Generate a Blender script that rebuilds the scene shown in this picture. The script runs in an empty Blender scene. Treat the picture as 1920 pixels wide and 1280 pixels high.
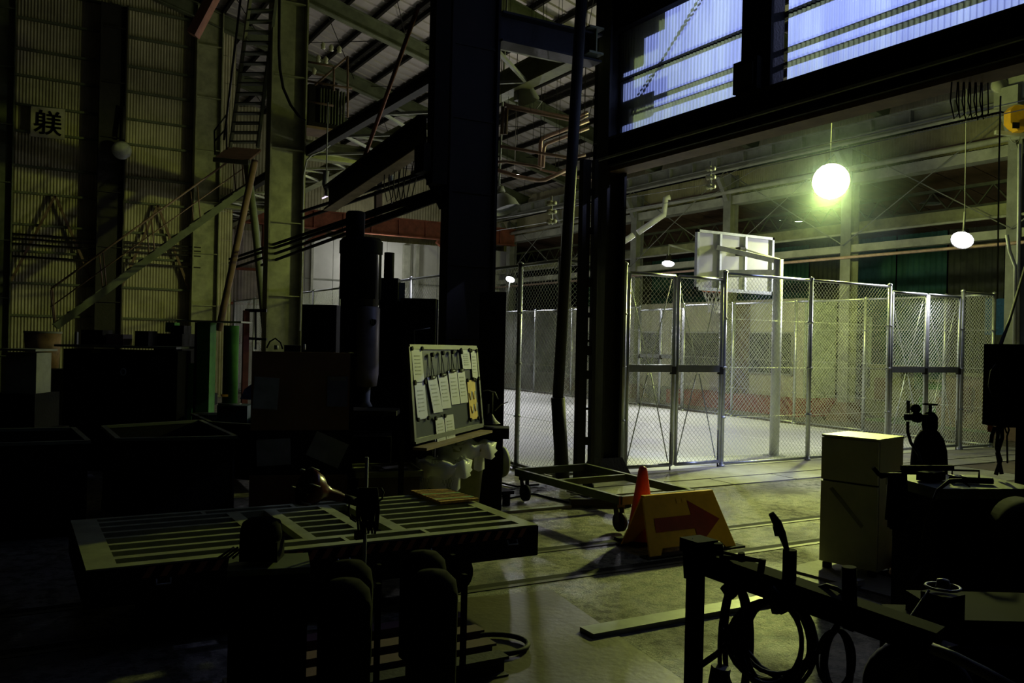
import bpy, bmesh, math, random
from mathutils import Vector, Matrix
R = math.radians
rnd = random.Random(7)
SC = bpy.context.scene
COL = SC.collection

# ------------------------------------------------------------------ camera
FPX, H = 1624.26, 1.95
yaw, pit, rol = R(30.005), R(-0.0565), R(1.312)
cy, sy, cp, sp = math.cos(yaw), math.sin(yaw), math.cos(pit), math.sin(pit)
CF = Vector((sy*cp, cy*cp, sp)); _r = Vector((cy, -sy, 0)); _u = _r.cross(CF)
CR = _r*math.cos(rol) + _u*math.sin(rol); CU = -_r*math.sin(rol) + _u*math.cos(rol)
CAM = Vector((0, 0, H))
cd = bpy.data.cameras.new('camera'); cam = bpy.data.objects.new('camera', cd); COL.objects.link(cam)
m = Matrix((CR, CU, -CF)).transposed().to_4x4(); m.translation = CAM; cam.matrix_world = m
cd.sensor_width = 36; cd.lens = FPX/1920*36; cd.clip_end = 300; cd.clip_start = .05
SC.camera = cam
SC.view_settings.view_transform = 'Standard'; SC.view_settings.look = 'None'
SC.view_settings.exposure = 0.0; SC.view_settings.gamma = 1; SC.view_settings.use_curve_mapping = False
w = bpy.data.worlds.new('night'); SC.world = w; w.use_nodes = True
w.node_tree.nodes['Background'].inputs[0].default_value = (.25, .3, .5, 1)
w.node_tree.nodes['Background'].inputs[1].default_value = .0005

def lamp(name, kind, loc, power, col, aim=None, size=.1, angle=60, blend=.5, rect=None):
    l = bpy.data.lights.new(name, kind); l.energy = power; l.color = col
    if kind in ('POINT', 'SPOT'): l.shadow_soft_size = size
    if kind == 'SPOT': l.spot_size = R(angle); l.spot_blend = blend
    if kind == 'AREA': l.shape = 'RECTANGLE'; l.size, l.size_y = rect
    o = bpy.data.objects.new(name, l); COL.objects.link(o); o.location = loc
    if aim is not None: o.rotation_euler = (Vector(aim) - Vector(loc)).to_track_quat('-Z', 'Y').to_euler()
    return o
GREEN = (.88, 1, .24); COOL = (.96, .95, 1)
L_MAIN = Vector((14.0, 11.75, 5.25))
lamp('light_mercury', 'SPOT', L_MAIN + Vector((-.22, -.22, -.13)), 3000, GREEN, aim=(6.0, 6.5, -.8), size=.16, angle=72, blend=1)
lamp('light_mercury_side', 'SPOT', L_MAIN + Vector((-.3, .25, -.13)), 1500, GREEN, aim=(1.5, 28, 3.2), size=.16, angle=38, blend=.8)
lamp('light_mercury_court', 'SPOT', L_MAIN + Vector((.1, .3, -.2)), 1000, GREEN, aim=(19, 19.5, 1.2), size=.16, angle=90, blend=1)
lamp('light_mercury_spill', 'POINT', L_MAIN + Vector((-.34, -.36, -.18)), 300, GREEN, size=.16)
FLOODS = [((17.35, 30.3, 4.42), (11, 24, 0)), ((17.35, 20.6, 4.42), (11, 17, 0)), ((15.6, 10.0, 4.06), (10.5, 15.5, 0))]
for p, a in FLOODS:
    d = (Vector(a)-Vector(p)).normalized()
    lamp('light_flood', 'SPOT', Vector(p)+d*.22, 400 if p[0] < 17 else 900, COOL, aim=a, size=.12, angle=135, blend=.8)
for p, a in (((6.4, 24, 5.6), (12, 22, 0)), ((6.4, 15.5, 5.6), (12, 17, 0))):
    lamp('light_fill_near', 'SPOT', p, 350, COOL, aim=a, size=.15, angle=120, blend=.9)  # unseen lamps added on the near side to fill the court
lamp('light_panel_back', 'SPOT', (12.6, 6.2, 7.6), 2900, (.46, .52, 1), aim=(7.4, 6.6, 5.6), size=.06, angle=120, blend=.3)  # unseen lamp added to backlight the translucent sheets
lamp('light_bay', 'POINT', (10.6, 24.0, 6.35), 20, (1, .92, .75), size=.1)
lamp('light_fill_far', 'POINT', (13.0, 33.5, 5.0), 90, (.95, .95, .85), size=.3)  # unseen fill light added for the far wall
lamp('light_fill_roof', 'SPOT', (11.5, 20, 4.6), 420, (1, .93, .82), aim=(9.5, 21, 12), size=.3, angle=125, blend=1)  # unseen fill light added to brighten the roof

# ------------------------------------------------------------------ helpers
def ray(x, y): return CF + CR*((x-960)/FPX) - CU*((y-640)/FPX)
def aZ(x, y, z=0.): d = ray(x, y); return CAM + d*((z-H)/d.z)
def aX(x, y, X): d = ray(x, y); return CAM + d*(X/d.x)
def aY(x, y, Y): d = ray(x, y); return CAM + d*(Y/d.y)
def aD(x, y, D): return CAM + ray(x, y)*D
V = Vector
MATS = {}
def mat(name, col, rough=.6, metal=0., var=.25, scale=6., bump=.0, spec=.4, emit=None, bscale=None, col2=None, rvar=.0):
    if name in MATS: return MATS[name]
    m = bpy.data.materials.new(name); m.use_nodes = True; n = m.node_tree; b = n.nodes['Principled BSDF']
    b.inputs['Roughness'].default_value = rough; b.inputs['Metallic'].default_value = metal
    b.inputs['Specular IOR Level'].default_value = spec
    if emit:
        b.inputs['Emission Color'].default_value = (*emit[0], 1); b.inputs['Emission Strength'].default_value = emit[1]
    tc = n.nodes.new('ShaderNodeTexCoord'); nz = n.nodes.new('ShaderNodeTexNoise')
    nz.inputs['Scale'].default_value = scale; nz.inputs['Detail'].default_value = 6; nz.inputs['Roughness'].default_value = .65
    n.links.new(tc.outputs['Object'], nz.inputs['Vector'])
    rp = n.nodes.new('ShaderNodeValToRGB'); n.links.new(nz.outputs['Fac'], rp.inputs[0])
    c2 = col2 or tuple(c*(1-var) for c in col)
    rp.color_ramp.elements[0].position = .35; rp.color_ramp.elements[1].position = .65
    rp.color_ramp.elements[0].color = (*c2, 1); rp.color_ramp.elements[1].color = (*[min(1, c*(1+var*.5)) for c in col], 1)
    n.links.new(rp.outputs[0], b.inputs['Base Color'])
    if rvar:
        mr = n.nodes.new('ShaderNodeMapRange'); mr.inputs[3].default_value = rough-rvar; mr.inputs[4].default_value = rough+rvar
        n.links.new(nz.outputs['Fac'], mr.inputs[0]); n.links.new(mr.outputs[0], b.inputs['Roughness'])
    if bump:
        bz = n.nodes.new('ShaderNodeTexNoise'); bz.inputs['Scale'].default_value = bscale or scale*6; bz.inputs['Detail'].default_value = 8
        n.links.new(tc.outputs['Object'], bz.inputs['Vector'])
        bp = n.nodes.new('ShaderNodeBump'); bp.inputs['Strength'].default_value = bump; bp.inputs['Distance'].default_value = .02
        n.links.new(bz.outputs['Fac'], bp.inputs['Height']); n.links.new(bp.outputs[0], b.inputs['Normal'])
    MATS[name] = m; return m
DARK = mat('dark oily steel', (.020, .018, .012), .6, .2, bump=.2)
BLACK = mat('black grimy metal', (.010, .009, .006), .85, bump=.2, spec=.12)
UNLITB = mat('unlit black metal', (.0045, .004, .003), .9, spec=.06)  # blacker copy of the black metal, unlit look put into the colour
RUBBER = mat('black rubber', (.009, .009, .008), .7, spec=.15)
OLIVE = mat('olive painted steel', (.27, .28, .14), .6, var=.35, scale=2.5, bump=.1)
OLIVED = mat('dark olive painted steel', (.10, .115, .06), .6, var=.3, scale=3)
GREYP = mat('grey painted steel', (.26, .27, .24), .6, var=.3, scale=2)
PALE = mat('pale grey painted duct', (.42, .43, .36), .55, var=.35, scale=1.5)
RUST = mat('rust red steel', (.27, .085, .045), .75, var=.4, scale=3)
BROWN = mat('brown painted steel', (.16, .10, .06), .7, var=.3, scale=3)
GALV = mat('galvanised tube', (.50, .52, .55), .38, .75, var=.15, scale=12)
WIRE = mat('galvanised wire', (.80, .82, .82), .5, .1, var=.1, scale=30)
CORR = mat('weathered corrugated cement sheet', (.44, .41, .26), .85, var=.35, scale=.8, bump=.1)
CORRW = mat('pale corrugated sheet', (.62, .55, .48), .8, var=.3, scale=1.2)
ROOFM = mat('zinc roof sheet underside', (.42, .39, .36), .6, var=.2, scale=.8)
WHITE = mat('white panel', (.62, .62, .60), .7, var=.12, scale=1)
PLAST = mat('cream plaster', (.55, .53, .44), .85, var=.15, scale=2, bump=.1)
PGREEN = mat('pale green plaster', (.46, .52, .52), .85, var=.15, scale=2)
REDB = mat('red brown base paint', (.28, .05, .035), .7, var=.3, scale=5)
GREENP = mat('green machine paint', (.07, .27, .025), .85, var=.35, scale=4)
TEAL = mat('teal green sheet', (.06, .20, .14), .7, var=.3, scale=2)
CREAM = mat('cream enamel', (.50, .50, .34), .45, var=.2, scale=2, bump=.03)
WOODB = mat('brown plywood', (.16, .085, .03), .7, var=.25, scale=3)
PAPER = mat('paper sheet', (.47, .46, .54), .6, var=.06, scale=10)
INK = mat('faded ink', (.10, .10, .11), .8)
YELL = mat('yellow plastic', (.80, .42, .02), .45, var=.15, scale=5)
ARROW = mat('dark red sign paint', (.30, .02, .015), .5)
REDC = mat('red cone plastic', (.75, .06, .03), .45, var=.15)
ORANGE = mat('orange tape', (.9, .22, .02), .5)
LINE = mat('white court paint', (.85, .85, .82), .6, var=.05)
ACR = mat('white board acrylic', (.48, .47, .53), .35, var=.08, scale=3)
ALU = mat('white painted arm', (.80, .80, .82), .4)
COPPER = mat('pinkish primed pipe', (.62, .42, .37), .4, .2)
BOARDG = mat('grey green magnetic board', (.035, .042, .037), .3, var=.15, scale=4)
BAG = None
GOLD = mat('yellow warning leaflet', (.65, .42, .05), .5)
BULB = mat('mercury lamp glass', (1, 1, 1), .3, emit=((.86, 1, .55), 60))
LEDG = mat('cool lamp lens', (1, 1, 1), .3, emit=((.88, .9, 1), 30))
BULBS = mat('small lamp glow', (1, 1, 1), .3, emit=((.85, 1, .75), 5))
STRIP = mat('yellow green strip light', (1, 1, 1), .3, emit=((.65, .9, .05), 1.3))
BLUEB = mat('blue paper notice', (.08, .22, .55), .6, var=.3, scale=20)

INV = {}
def obj_new(name, data, parent=None):
    o = bpy.data.objects.new(name, data); COL.objects.link(o)
    if parent is not None: o.parent = parent
    return o
def root_inv(p):
    while p.parent is not None: p = p.parent
    return INV.get(p.name, Matrix.Identity(4))
def tag(o, label=None, cat=None, group=None, kind=None):
    if label: o['label'] = label
    if cat: o['category'] = cat
    if group: o['group'] = group
    if kind: o['kind'] = kind
    return o
def thing(name, label, cat, loc=(0, 0, 0), rz=0., group=None):
    o = obj_new(name, None); o.location = loc; o.rotation_euler = (0, 0, rz)
    INV[o.name] = (Matrix.Translation(V(loc)) @ Matrix.Rotation(rz, 4, 'Z')).inverted()
    o.empty_display_size = .1
    return tag(o, label, cat, group)
def copy_tree(o, parent=None):
    c = o.copy(); COL.objects.link(c); c.parent = parent
    for ch in list(o.children): copy_tree(ch, c)
    return c

class MB:
    def __init__(s): s.v = []; s.f = []; s.sm = []
    def _add(s, vs, fs, sm=False):
        k = len(s.v); s.v += [tuple(x) for x in vs]; s.f += [tuple(k+i for i in f) for f in fs]; s.sm += [sm]*len(fs)
        return s
    def hexa(s, b, t):   # bottom 4 ccw, top 4
        return s._add(list(b)+list(t), [(3, 2, 1, 0), (4, 5, 6, 7), (0, 1, 5, 4), (1, 2, 6, 5), (2, 3, 7, 6), (3, 0, 4, 7)])
    def box(s, c, d, rz=0., tilt=None):
        c = V(c); M = Matrix.Rotation(rz, 3, 'Z')
        if tilt is not None: M = M @ tilt
        x, y, z = d[0]/2, d[1]/2, d[2]/2
        q = [c+M@V(p) for p in ((-x, -y, -z), (x, -y, -z), (x, y, -z), (-x, y, -z), (-x, -y, z), (x, -y, z), (x, y, z), (-x, y, z))]
        return s.hexa(q[:4], q[4:])
    def b2(s, a, b):     # box by two corners
        a, b = V(a), V(b); return s.box((a+b)/2, [abs(b[i]-a[i]) for i in range(3)])
    def bar(s, p, q, wd, ht, up=(0, 0, 1)):
        p, q = V(p), V(q); d = (q-p).normalized(); up = V(up)
        if abs(d.dot(up)) > .98: up = V((0, 1, 0))
        a = d.cross(up).normalized(); u = a.cross(d)
        r = [(-wd/2, -ht/2), (wd/2, -ht/2), (wd/2, ht/2), (-wd/2, ht/2)]
        A = [p+a*i+u*j for i, j in r]; B = [q+a*i+u*j for i, j in r]
        return s._add(A+B, [(0, 1, 2, 3), (7, 6, 5, 4), (1, 0, 4, 5), (2, 1, 5, 6), (3, 2, 6, 7), (0, 3, 7, 4)])
    def ibeam(s, p, q, wd, ht, tf=.03, tw=.02, up=(0, 0, 1)):
        p, q = V(p), V(q); d = (q-p).normalized(); up = V(up); a = d.cross(up).normalized(); u = a.cross(d)
        o = u*(ht/2-tf/2)
        s.bar(p+o, q+o, wd, tf, u); s.bar(p-o, q-o, wd, tf, u); s.bar(p, q, tw, ht-2*tf, u); return s
    def cyl(s, p, q, r, n=12, r2=None, caps=True):
        return s.tube([p, q], r, n, caps, [r, r if r2 is None else r2])
    def tube(s, pts, r, n=6, caps=True, rad=None, closed=False):
        pts = [V(p) for p in pts]; k = len(s.v); m = len(pts); prev = None; vs = []
        for i, p in enumerate(pts):
            if closed: t = pts[(i+1) % m]-pts[i-1]
            else: t = pts[min(i+1, m-1)]-pts[max(i-1, 0)]
            if t.length < 1e-9: t = V((0, 0, 1))
            t.normalize()
            if prev is None:
                a = t.orthogonal().normalized()
            else:
                a = prev-t*prev.dot(t); a = a.normalized() if a.length > 1e-6 else t.orthogonal().normalized()
            prev = a; b = t.cross(a); rr = rad[i] if rad else r
            vs += [p+(a*math.cos(2*math.pi*j/n)+b*math.sin(2*math.pi*j/n))*rr for j in range(n)]
        fs = []
        for i in range(m if closed else m-1):
            for j in range(n):
                i2 = (i+1) % m
                fs.append((i*n+j, i*n+(j+1) % n, i2*n+(j+1) % n, i2*n+j))
        s._add(vs, fs, n > 4)
        if caps and not closed:
            s.f += [tuple(k+j for j in reversed(range(n))), tuple(k+(m-1)*n+j for j in range(n))]; s.sm += [False, False]
        return s
    def lathe(s, prof, c, axis=(0, 0, 1), n=24):
        c = V(c); ax = V(axis).normalized(); a = ax.orthogonal().normalized(); b = ax.cross(a); m = len(prof)
        vs = [c+ax*z+(a*math.cos(2*math.pi*j/n)+b*math.sin(2*math.pi*j/n))*max(r, 1e-4) for r, z in prof for j in range(n)]
        fs = [(i*n+j, i*n+(j+1) % n, (i+1)*n+(j+1) % n, (i+1)*n+j) for i in range(m-1) for j in range(n)]
        return s._add(vs, fs, True)
    def corr(s, o, u, v, wd, ht, pitch=.13, amp=.018, th=True, seg=4):
        o, u, v = V(o), V(u).normalized(), V(v).normalized(); nrm = u.cross(v); k = int(wd/pitch*seg)
        vs = []
        for i in range(k+1):
            x = i*pitch/seg; h = amp*math.sin(2*math.pi*i/seg)
            vs += [o+u*x+nrm*h, o+u*x+nrm*h+v*ht]
        return s._add(vs, [(2*i, 2*i+2, 2*i+3, 2*i+1) for i in range(k)], True)
    def poly(s, pts, th, nrm):
        nrm = V(nrm).normalized()*th; n = len(pts); A = [V(p) for p in pts]; B = [p+nrm for p in A]
        return s._add(A+B, [tuple(reversed(range(n))), tuple(range(n, 2*n))]+[(i, (i+1) % n, n+(i+1) % n, n+i) for i in range(n)])
    def build(s, name, mt, parent=None, local=False, smooth=None, **kw):
        me = bpy.data.meshes.new(name); M = Matrix.Identity(4) if (local or parent is None) else root_inv(parent)
        me.from_pydata([tuple(M@V(p)) for p in s.v], [], s.f); me.materials.append(mt)
        me.polygons.foreach_set('use_smooth', [bool(x) for x in s.sm]); me.update()
        if parent is None and not kw.get('keep'):   # origin at base centre
            xs = [V(p) for p in s.v]
            c = V((sum(p.x for p in xs)/len(xs), sum(p.y for p in xs)/len(xs), min(p.z for p in xs)))
            me.transform(Matrix.Translation(-c)); o = obj_new(name, me); o.location = c
            INV[o.name] = Matrix.Translation(-c)
        else:
            o = obj_new(name, me, parent)
            if parent is None: INV[o.name] = Matrix.Identity(4)
        if kw.get('label') or kw.get('kind') or kw.get('cat'): tag(o, kw.get('label'), kw.get('cat'), kw.get('group'), kw.get('kind'))
        return o
def piece(name, mesh, mt, parent, loc, rot=(0, 0, 0)):
    o = obj_new(name, mesh, parent); M = root_inv(parent); o.location = M@V(loc); o.rotation_euler = rot; return o
def mesh_of(mb, name, mt):
    me = bpy.data.meshes.new(name); me.from_pydata([tuple(p) for p in mb.v], [], mb.f); me.materials.append(mt)
    me.polygons.foreach_set('use_smooth', [bool(x) for x in mb.sm]); return me

# ------------------------------------------------------------------ floor
def floor_mat():
    m = bpy.data.materials.new('worn concrete floor'); m.use_nodes = True; n = m.node_tree; b = n.nodes['Principled BSDF']
    L = n.links.new; tc = n.nodes.new('ShaderNodeTexCoord')
    def nz(s, d=8, r=.6):
        x = n.nodes.new('ShaderNodeTexNoise'); x.inputs['Scale'].default_value = s; x.inputs['Detail'].default_value = d; x.inputs['Roughness'].default_value = r
        L(tc.outputs['Object'], x.inputs['Vector']); return x
    a = nz(.9); c = nz(9, 10, .7); g = nz(45, 8, .7)
    r1 = n.nodes.new('ShaderNodeValToRGB'); L(a.outputs[0], r1.inputs[0])
    r1.color_ramp.elements[0].position = .38; r1.color_ramp.elements[0].color = (.10, .085, .055, 1)
    r1.color_ramp.elements[1].position = .62; r1.color_ramp.elements[1].color = (.30, .28, .21, 1)
    r2 = n.nodes.new('ShaderNodeValToRGB'); L(c.outputs[0], r2.inputs[0])
    r2.color_ramp.elements[0].position = .42; r2.color_ramp.elements[0].color = (.22, .20, .15, 1)
    r2.color_ramp.elements[1].position = .54; r2.color_ramp.elements[1].color = (1, 1, 1, 1)
    mx = n.nodes.new('ShaderNodeMix'); mx.data_type = 'RGBA'; mx.blend_type = 'MULTIPLY'; mx.inputs[0].default_value = 1
    L(r1.outputs[0], mx.inputs[6]); L(r2.outputs[0], mx.inputs[7]); L(mx.outputs[2], b.inputs['Base Color'])
    mr = n.nodes.new('ShaderNodeMapRange'); mr.inputs[1].default_value = .4; mr.inputs[2].default_value = .65
    mr.inputs[3].default_value = .30; mr.inputs[4].default_value = .85; L(a.outputs[0], mr.inputs[0]); L(mr.outputs[0], b.inputs['Roughness'])
    bp = n.nodes.new('ShaderNodeBump'); bp.inputs['Strength'].default_value = 1; bp.inputs['Distance'].default_value = .03
    ad = n.nodes.new('ShaderNodeMath'); ad.operation = 'ADD'; L(c.outputs[0], ad.inputs[0]); L(g.outputs[0], ad.inputs[1])
    L(ad.outputs[0], bp.inputs['Height']); L(bp.outputs[0], b.inputs['Normal']); return m
FLOOR = floor_mat()
MB().b2((-14, -1, -.2), (30, 46, 0)).build('floor', FLOOR, kind='structure', keep=True)
SLAB = mat('pale concrete slab', (.30, .29, .24), .75, var=.25, scale=3, bump=.25, bscale=40)
SLABD = mat('brown concrete slab', (.15, .12, .08), .6, var=.3, scale=2.5, bump=.3, bscale=30)
STEELPL = mat('steel floor plate', (.085, .072, .03), .5, .2, var=.35, scale=2.5, bump=.15, bscale=20)
# painted court surface and apron
COURT = mat('grey court coating', (.54, .54, .53), .6, var=.06, scale=3, bump=.05)
c = MB().b2((6.78, 10.36, 0), (17.1, 31.0, .012)).build('trim_1', COURT, kind='structure', keep=True)
MB().b2((6.5, 9.45, 0), (17.6, 10.34, .018)).build('trim_2', SLAB, kind='structure', keep=True)
ap = MB().b2((6.2, 9.15, 0), (17.8, 9.16, .012)).build('trim_3', SLAB, kind='structure', keep=True)
for i in range(9):
    x0 = 6.3+i*1.25
    MB().b2((x0+.01, 8.93, 0), (x0+1.23, 9.42, .014)).build('paving_slab', SLAB, ap)
sl = MB().b2((17.8, 7.5, 0), (17.81, 7.6, .01)).build('trim_4', SLABD, kind='structure', keep=True)
for i in range(6):
    for j in range(3):
        x0, y0 = 11.2+i*1.35, 4.9+j*1.33
        MB().b2((x0+.01, y0+.01, 0), (x0+1.33, y0+1.31, .008)).build('floor_slab', SLABD if (i+j) % 3 else SLAB, sl)
ln = MB()
zt = .0135
def cl(x0, y0, x1, y1, wd=.05):
    if x0 == x1: ln.b2((x0-wd/2, y0, .012), (x0+wd/2, y1, zt))
    else: ln.b2((x0, y0-wd/2, .012), (x1, y0+wd/2, zt))
cx = 11.8
cl(7.08, 11.3, 16.95, 11.3); cl(7.08, 30.3, 16.95, 30.3); cl(7.08, 11.3, 7.08, 30.3); cl(16.95, 11.3, 16.95, 30.3); cl(7.08, 20.8, 16.95, 20.8)
def arc(x, y, r, a0, a1, wd=.05):
    k = max(8, int(abs(a1-a0)/5)); P = [(math.cos(R(a0+(a1-a0)*i/k)), math.sin(R(a0+(a1-a0)*i/k))) for i in range(k+1)]
    for p, q in zip(P, P[1:]):
        ln.poly([(x+p[0]*(r-wd/2), y+p[1]*(r-wd/2), .0125), (x+p[0]*(r+wd/2), y+p[1]*(r+wd/2), .0125), (x+q[0]*(r+wd/2), y+q[1]*(r+wd/2), .0125), (x+q[0]*(r-wd/2), y+q[1]*(r-wd/2), .0125)], .0012, (0, 0, 1))
for s, yb in ((1, 11.3), (-1, 30.3)):
    yf = yb+s*5.9
    for xx in (cx-1.82, cx+1.84): cl(xx, min(yb, yf), xx, max(yb, yf))
    cl(cx-1.82, yf, cx+1.84, yf)
    arc(cx, yf, 1.8, 0, 360)
    arc(cx, yb+s*1.6, 4.75, 0 if s > 0 else 180, 180 if s > 0 else 360)
arc(cx, 20.8, 1.8, 0, 360)
ln.build('court_line', LINE, c)

# ------------------------------------------------------------------ rails in the floor
def rail(y, nm):
    b = MB(); b.b2((-8, y-.03, -.02), (24, y+.03, .006))
    o = b.build('floor_rail', mat('worn rail steel', (.05, .045, .03), .6, .3, var=.3, scale=9), keep=True, label=nm, cat='rail')
    MB().b2((-8, y+.03, .0), (24, y+.12, .007)).build('flange_groove', BLACK, o)
rail(5.94, 'steel floor rail nearer the camera, under the flatbed cart'); rail(6.78, 'second steel floor rail, behind the arrow sign')
MB().b2((3.6, 8.45, 0), (6.2, 8.52, .03)).build('floor_channel', GREYP, label='thin steel channel on the floor under the wheeled frame', cat='channel')
t = MB(); t.b2((3.35, 4.64, 0), (6.0, 4.80, .035)); t.build('flat_bar', mat('bare flat steel', (.30, .31, .25), .45, .3, scale=5), label='long flat steel bar lying on the rough floor', cat='steel bar')
P = [aZ(870, 1120), aZ(1030, 1105), aZ(1295, 1290), aZ(700, 1290)]
pl = MB().poly([aZ(870, 1122), aZ(700, 1290), aZ(1300, 1290), aZ(1035, 1107)], .006, (0, 0, 1)).build('floor_plate', STEELPL, label='big smooth steel plate on the floor beside the steel sections', cat='steel plate')

# ------------------------------------------------------------------ steel frame of the hall
def hcol(label, x, y, wd, z1, mt, web=None, base=None, group=None, z0=0.):
    t = thing('steel_column', label, 'column', (x, y, z0), 0, group)
    b = MB(); tf = .035
    b.b2((x-wd/2, y-.2, z0), (x-wd/2+tf, y+.2, z1)); b.b2((x+wd/2-tf, y-.2, z0), (x+wd/2, y+.2, z1)); b.b2((x-wd/2, y-.02, z0), (x+wd/2, y+.02, z1))
    for k in range(int((z1-z0)/1.6)):
        b.b2((x-wd/2+tf, y-.17, z0+1.2+k*1.6), (x+wd/2-tf, y+.17, z0+1.22+k*1.6))
    b.build('shaft', mt, t)
    MB().b2((x-wd/2-.12, y-.3, z0), (x+wd/2+.12, y+.3, z0+.04)).build('base_plate', mt, t)
    return t
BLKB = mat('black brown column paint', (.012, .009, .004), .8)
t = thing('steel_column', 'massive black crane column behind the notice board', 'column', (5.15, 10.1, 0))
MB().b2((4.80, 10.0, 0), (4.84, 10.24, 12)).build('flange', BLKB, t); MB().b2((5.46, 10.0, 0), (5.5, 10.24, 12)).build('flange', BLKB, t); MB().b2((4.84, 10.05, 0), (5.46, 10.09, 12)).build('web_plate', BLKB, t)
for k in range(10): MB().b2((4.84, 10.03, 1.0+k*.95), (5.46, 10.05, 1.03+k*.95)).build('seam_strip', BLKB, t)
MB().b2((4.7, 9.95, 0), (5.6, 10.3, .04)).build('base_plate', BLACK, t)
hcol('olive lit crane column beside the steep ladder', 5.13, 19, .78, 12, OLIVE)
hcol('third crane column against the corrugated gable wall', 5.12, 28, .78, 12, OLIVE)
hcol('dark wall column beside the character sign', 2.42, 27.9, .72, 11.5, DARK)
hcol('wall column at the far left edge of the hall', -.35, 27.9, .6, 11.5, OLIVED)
# slim C2 column with girder, flared foot and ladder
t = thing('steel_column', 'slim black column in front of the court fence, with flared foot', 'column', (7.4, 10.05, 0))
b = MB(); b.b2((7.22, 9.92, 0), (7.26, 10.2, 7.6)); b.b2((7.52, 9.92, 0), (7.56, 10.2, 7.6)); b.b2((7.22, 10.04, 0), (7.56, 10.08, 7.6)); b.build('shaft', DARK, t)
b = MB(); b.hexa([(7.08, 9.8, 0), (7.72, 9.8, 0), (7.72, 10.25, 0), (7.08, 10.25, 0)], [(7.22, 9.9, .32), (7.58, 9.9, .32), (7.58, 10.2, .32), (7.22, 10.2, .32)]); b.build('flared_foot', DARK, t)
t = thing('wall_ladder', 'black steel rung ladder fixed beside the slim column', 'ladder', (6.85, 9.85, 0))
p0, p1 = aD(1085, 905, 12.0), aD(1098, 300, 12.0); q0, q1 = aD(1107, 905, 12.), aD(1116, 300, 12.)
MB().bar(p0, p1, .13, .1).build('side_rail', DARK, t); MB().bar(q0, q1, .06, .08).build('side_rail', DARK, t)
for f, hh in ((.05, .1), (.13, .11), (.23, .03), (.335, .12), (.41, .13), (.44, .03), (.52, .07), (.62, .12), (.78, .1), (.9, .1)):
    MB().bar(p0.lerp(p1, 1-f if False else f), q0.lerp(q1, f), .05, hh).build('rung', DARK, t)
t = thing('drain_pipe', 'dark pipe leaning past the slim column up to the roof', 'pipe', aD(1055, 902, 11.6))
P0, P1, P2 = aD(1055, 902, 11.6), aD(1046, 745, 11.5), aD(1092, -30, 11.2)
MB().tube([P0, P1], .095, 12).build('lower_sleeve', DARK, t); MB().tube([P1, P2], .075, 12).build('pipe', DARK, t)
# girder at X=7.4 with rail and translucent wall above
t = thing('crane_girder', 'deep black crane girder under the blue lit wall sheets', 'girder', (7.4, 5, 4.4))
b = MB(); b.ibeam((7.4, -1, 4.64), (7.4, 10.3, 4.64), .34, .42, .03, .025)
for k in range(12): b.b2((7.23, -.5+k*.95, 4.46), (7.57, -.48+k*.95, 4.82))
b.build('girder', DARK, t)
MB().b2((7.16, -1, 4.53), (7.2, 10.3, 4.56)).build('conductor_bar', GREYP, t)
MB().b2((7.3, -1, 4.38), (7.62, 10.3, 4.43)).build('lower_flange', BROWN, t)
def trans_mat(nm='translucent fibreglass sheet', c1=(.42, .48, .66, 1), c2=(.58, .66, .74, 1)):
    m = bpy.data.materials.new(nm); m.use_nodes = True; n = m.node_tree; n.nodes.remove(n.nodes['Principled BSDF'])
    out = n.nodes['Material Output']; tr = n.nodes.new('ShaderNodeBsdfTranslucent'); df = n.nodes.new('ShaderNodeBsdfDiffuse'); mx = n.nodes.new('ShaderNodeMixShader')
    tc = n.nodes.new('ShaderNodeTexCoord'); mp = n.nodes.new('ShaderNodeMapping'); mp.inputs['Scale'].default_value = (1, .9, .15)
    nz = n.nodes.new('ShaderNodeTexNoise'); nz.inputs['Scale'].default_value = 4; nz.inputs['Detail'].default_value = 6
    rp = n.nodes.new('ShaderNodeValToRGB'); rp.color_ramp.elements[0].color = c1; rp.color_ramp.elements[1].color = c2
    rp.color_ramp.elements[0].position = .4; rp.color_ramp.elements[1].position = .65
    L = n.links.new; L(tc.outputs['Object'], mp.inputs[0]); L(mp.outputs[0], nz.inputs['Vector']); L(nz.outputs[0], rp.inputs[0])
    L(rp.outputs[0], tr.inputs[0]); df.inputs[0].default_value = (.45, .5, .55, 1); mx.inputs[0].default_value = .3
    L(tr.outputs[0], mx.inputs[1]); L(df.outputs[0], mx.inputs[2]); L(mx.outputs[0], out.inputs['Surface']); return m
TRANS = trans_mat()
wr = MB().b2((7.45, -1, 8.2), (7.55, 10.4, 11.3)).build('wall_right', DARK, kind='structure', keep=True)
for (y0, y1) in ((-.9, 6.93), (7.42, 10.35)):
    for z0, z1 in ((4.86, 5.68), (5.70, 8.2)):
        y = y0
        while y < y1-.05:
            yy = min(y+.756, y1); MB().corr((7.48, y, z0), (0, 1, 0), (0, 0, 1), yy-y+.001, z1-z0, .063, .011, seg=6).build('corrugated_sheet', TRANS, wr); y = yy
MB().b2((7.25, 6.95, 4.6), (7.46, 7.4, 8.3)).build('wall_post', BLACK, wr)
MB().b2((7.3, 10.12, 4.6), (7.46, 10.4, 8.3)).build('wall_post', BLACK, wr)
for z, h_ in ((5.68, .07), (5.30, .035), (5.14, .035), (4.9, .03), (6.6, .05)):
    MB().b2((7.53, -1, z), (7.60, 10.4, z+h_)).build('girt', BLACK, wr)
b = MB(); b.b2((7.30, 7.9, 6.35), (7.42, 10.4, 8.3)); b.build('shade_board', BLACK, wr)
b = MB(); b.b2((7.46, 7.4, 4.62), (7.47, 10.3, 4.88)); b.build('sill_flashing', mat('violet grey flashing', (.16, .14, .22), .6), wr)
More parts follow.
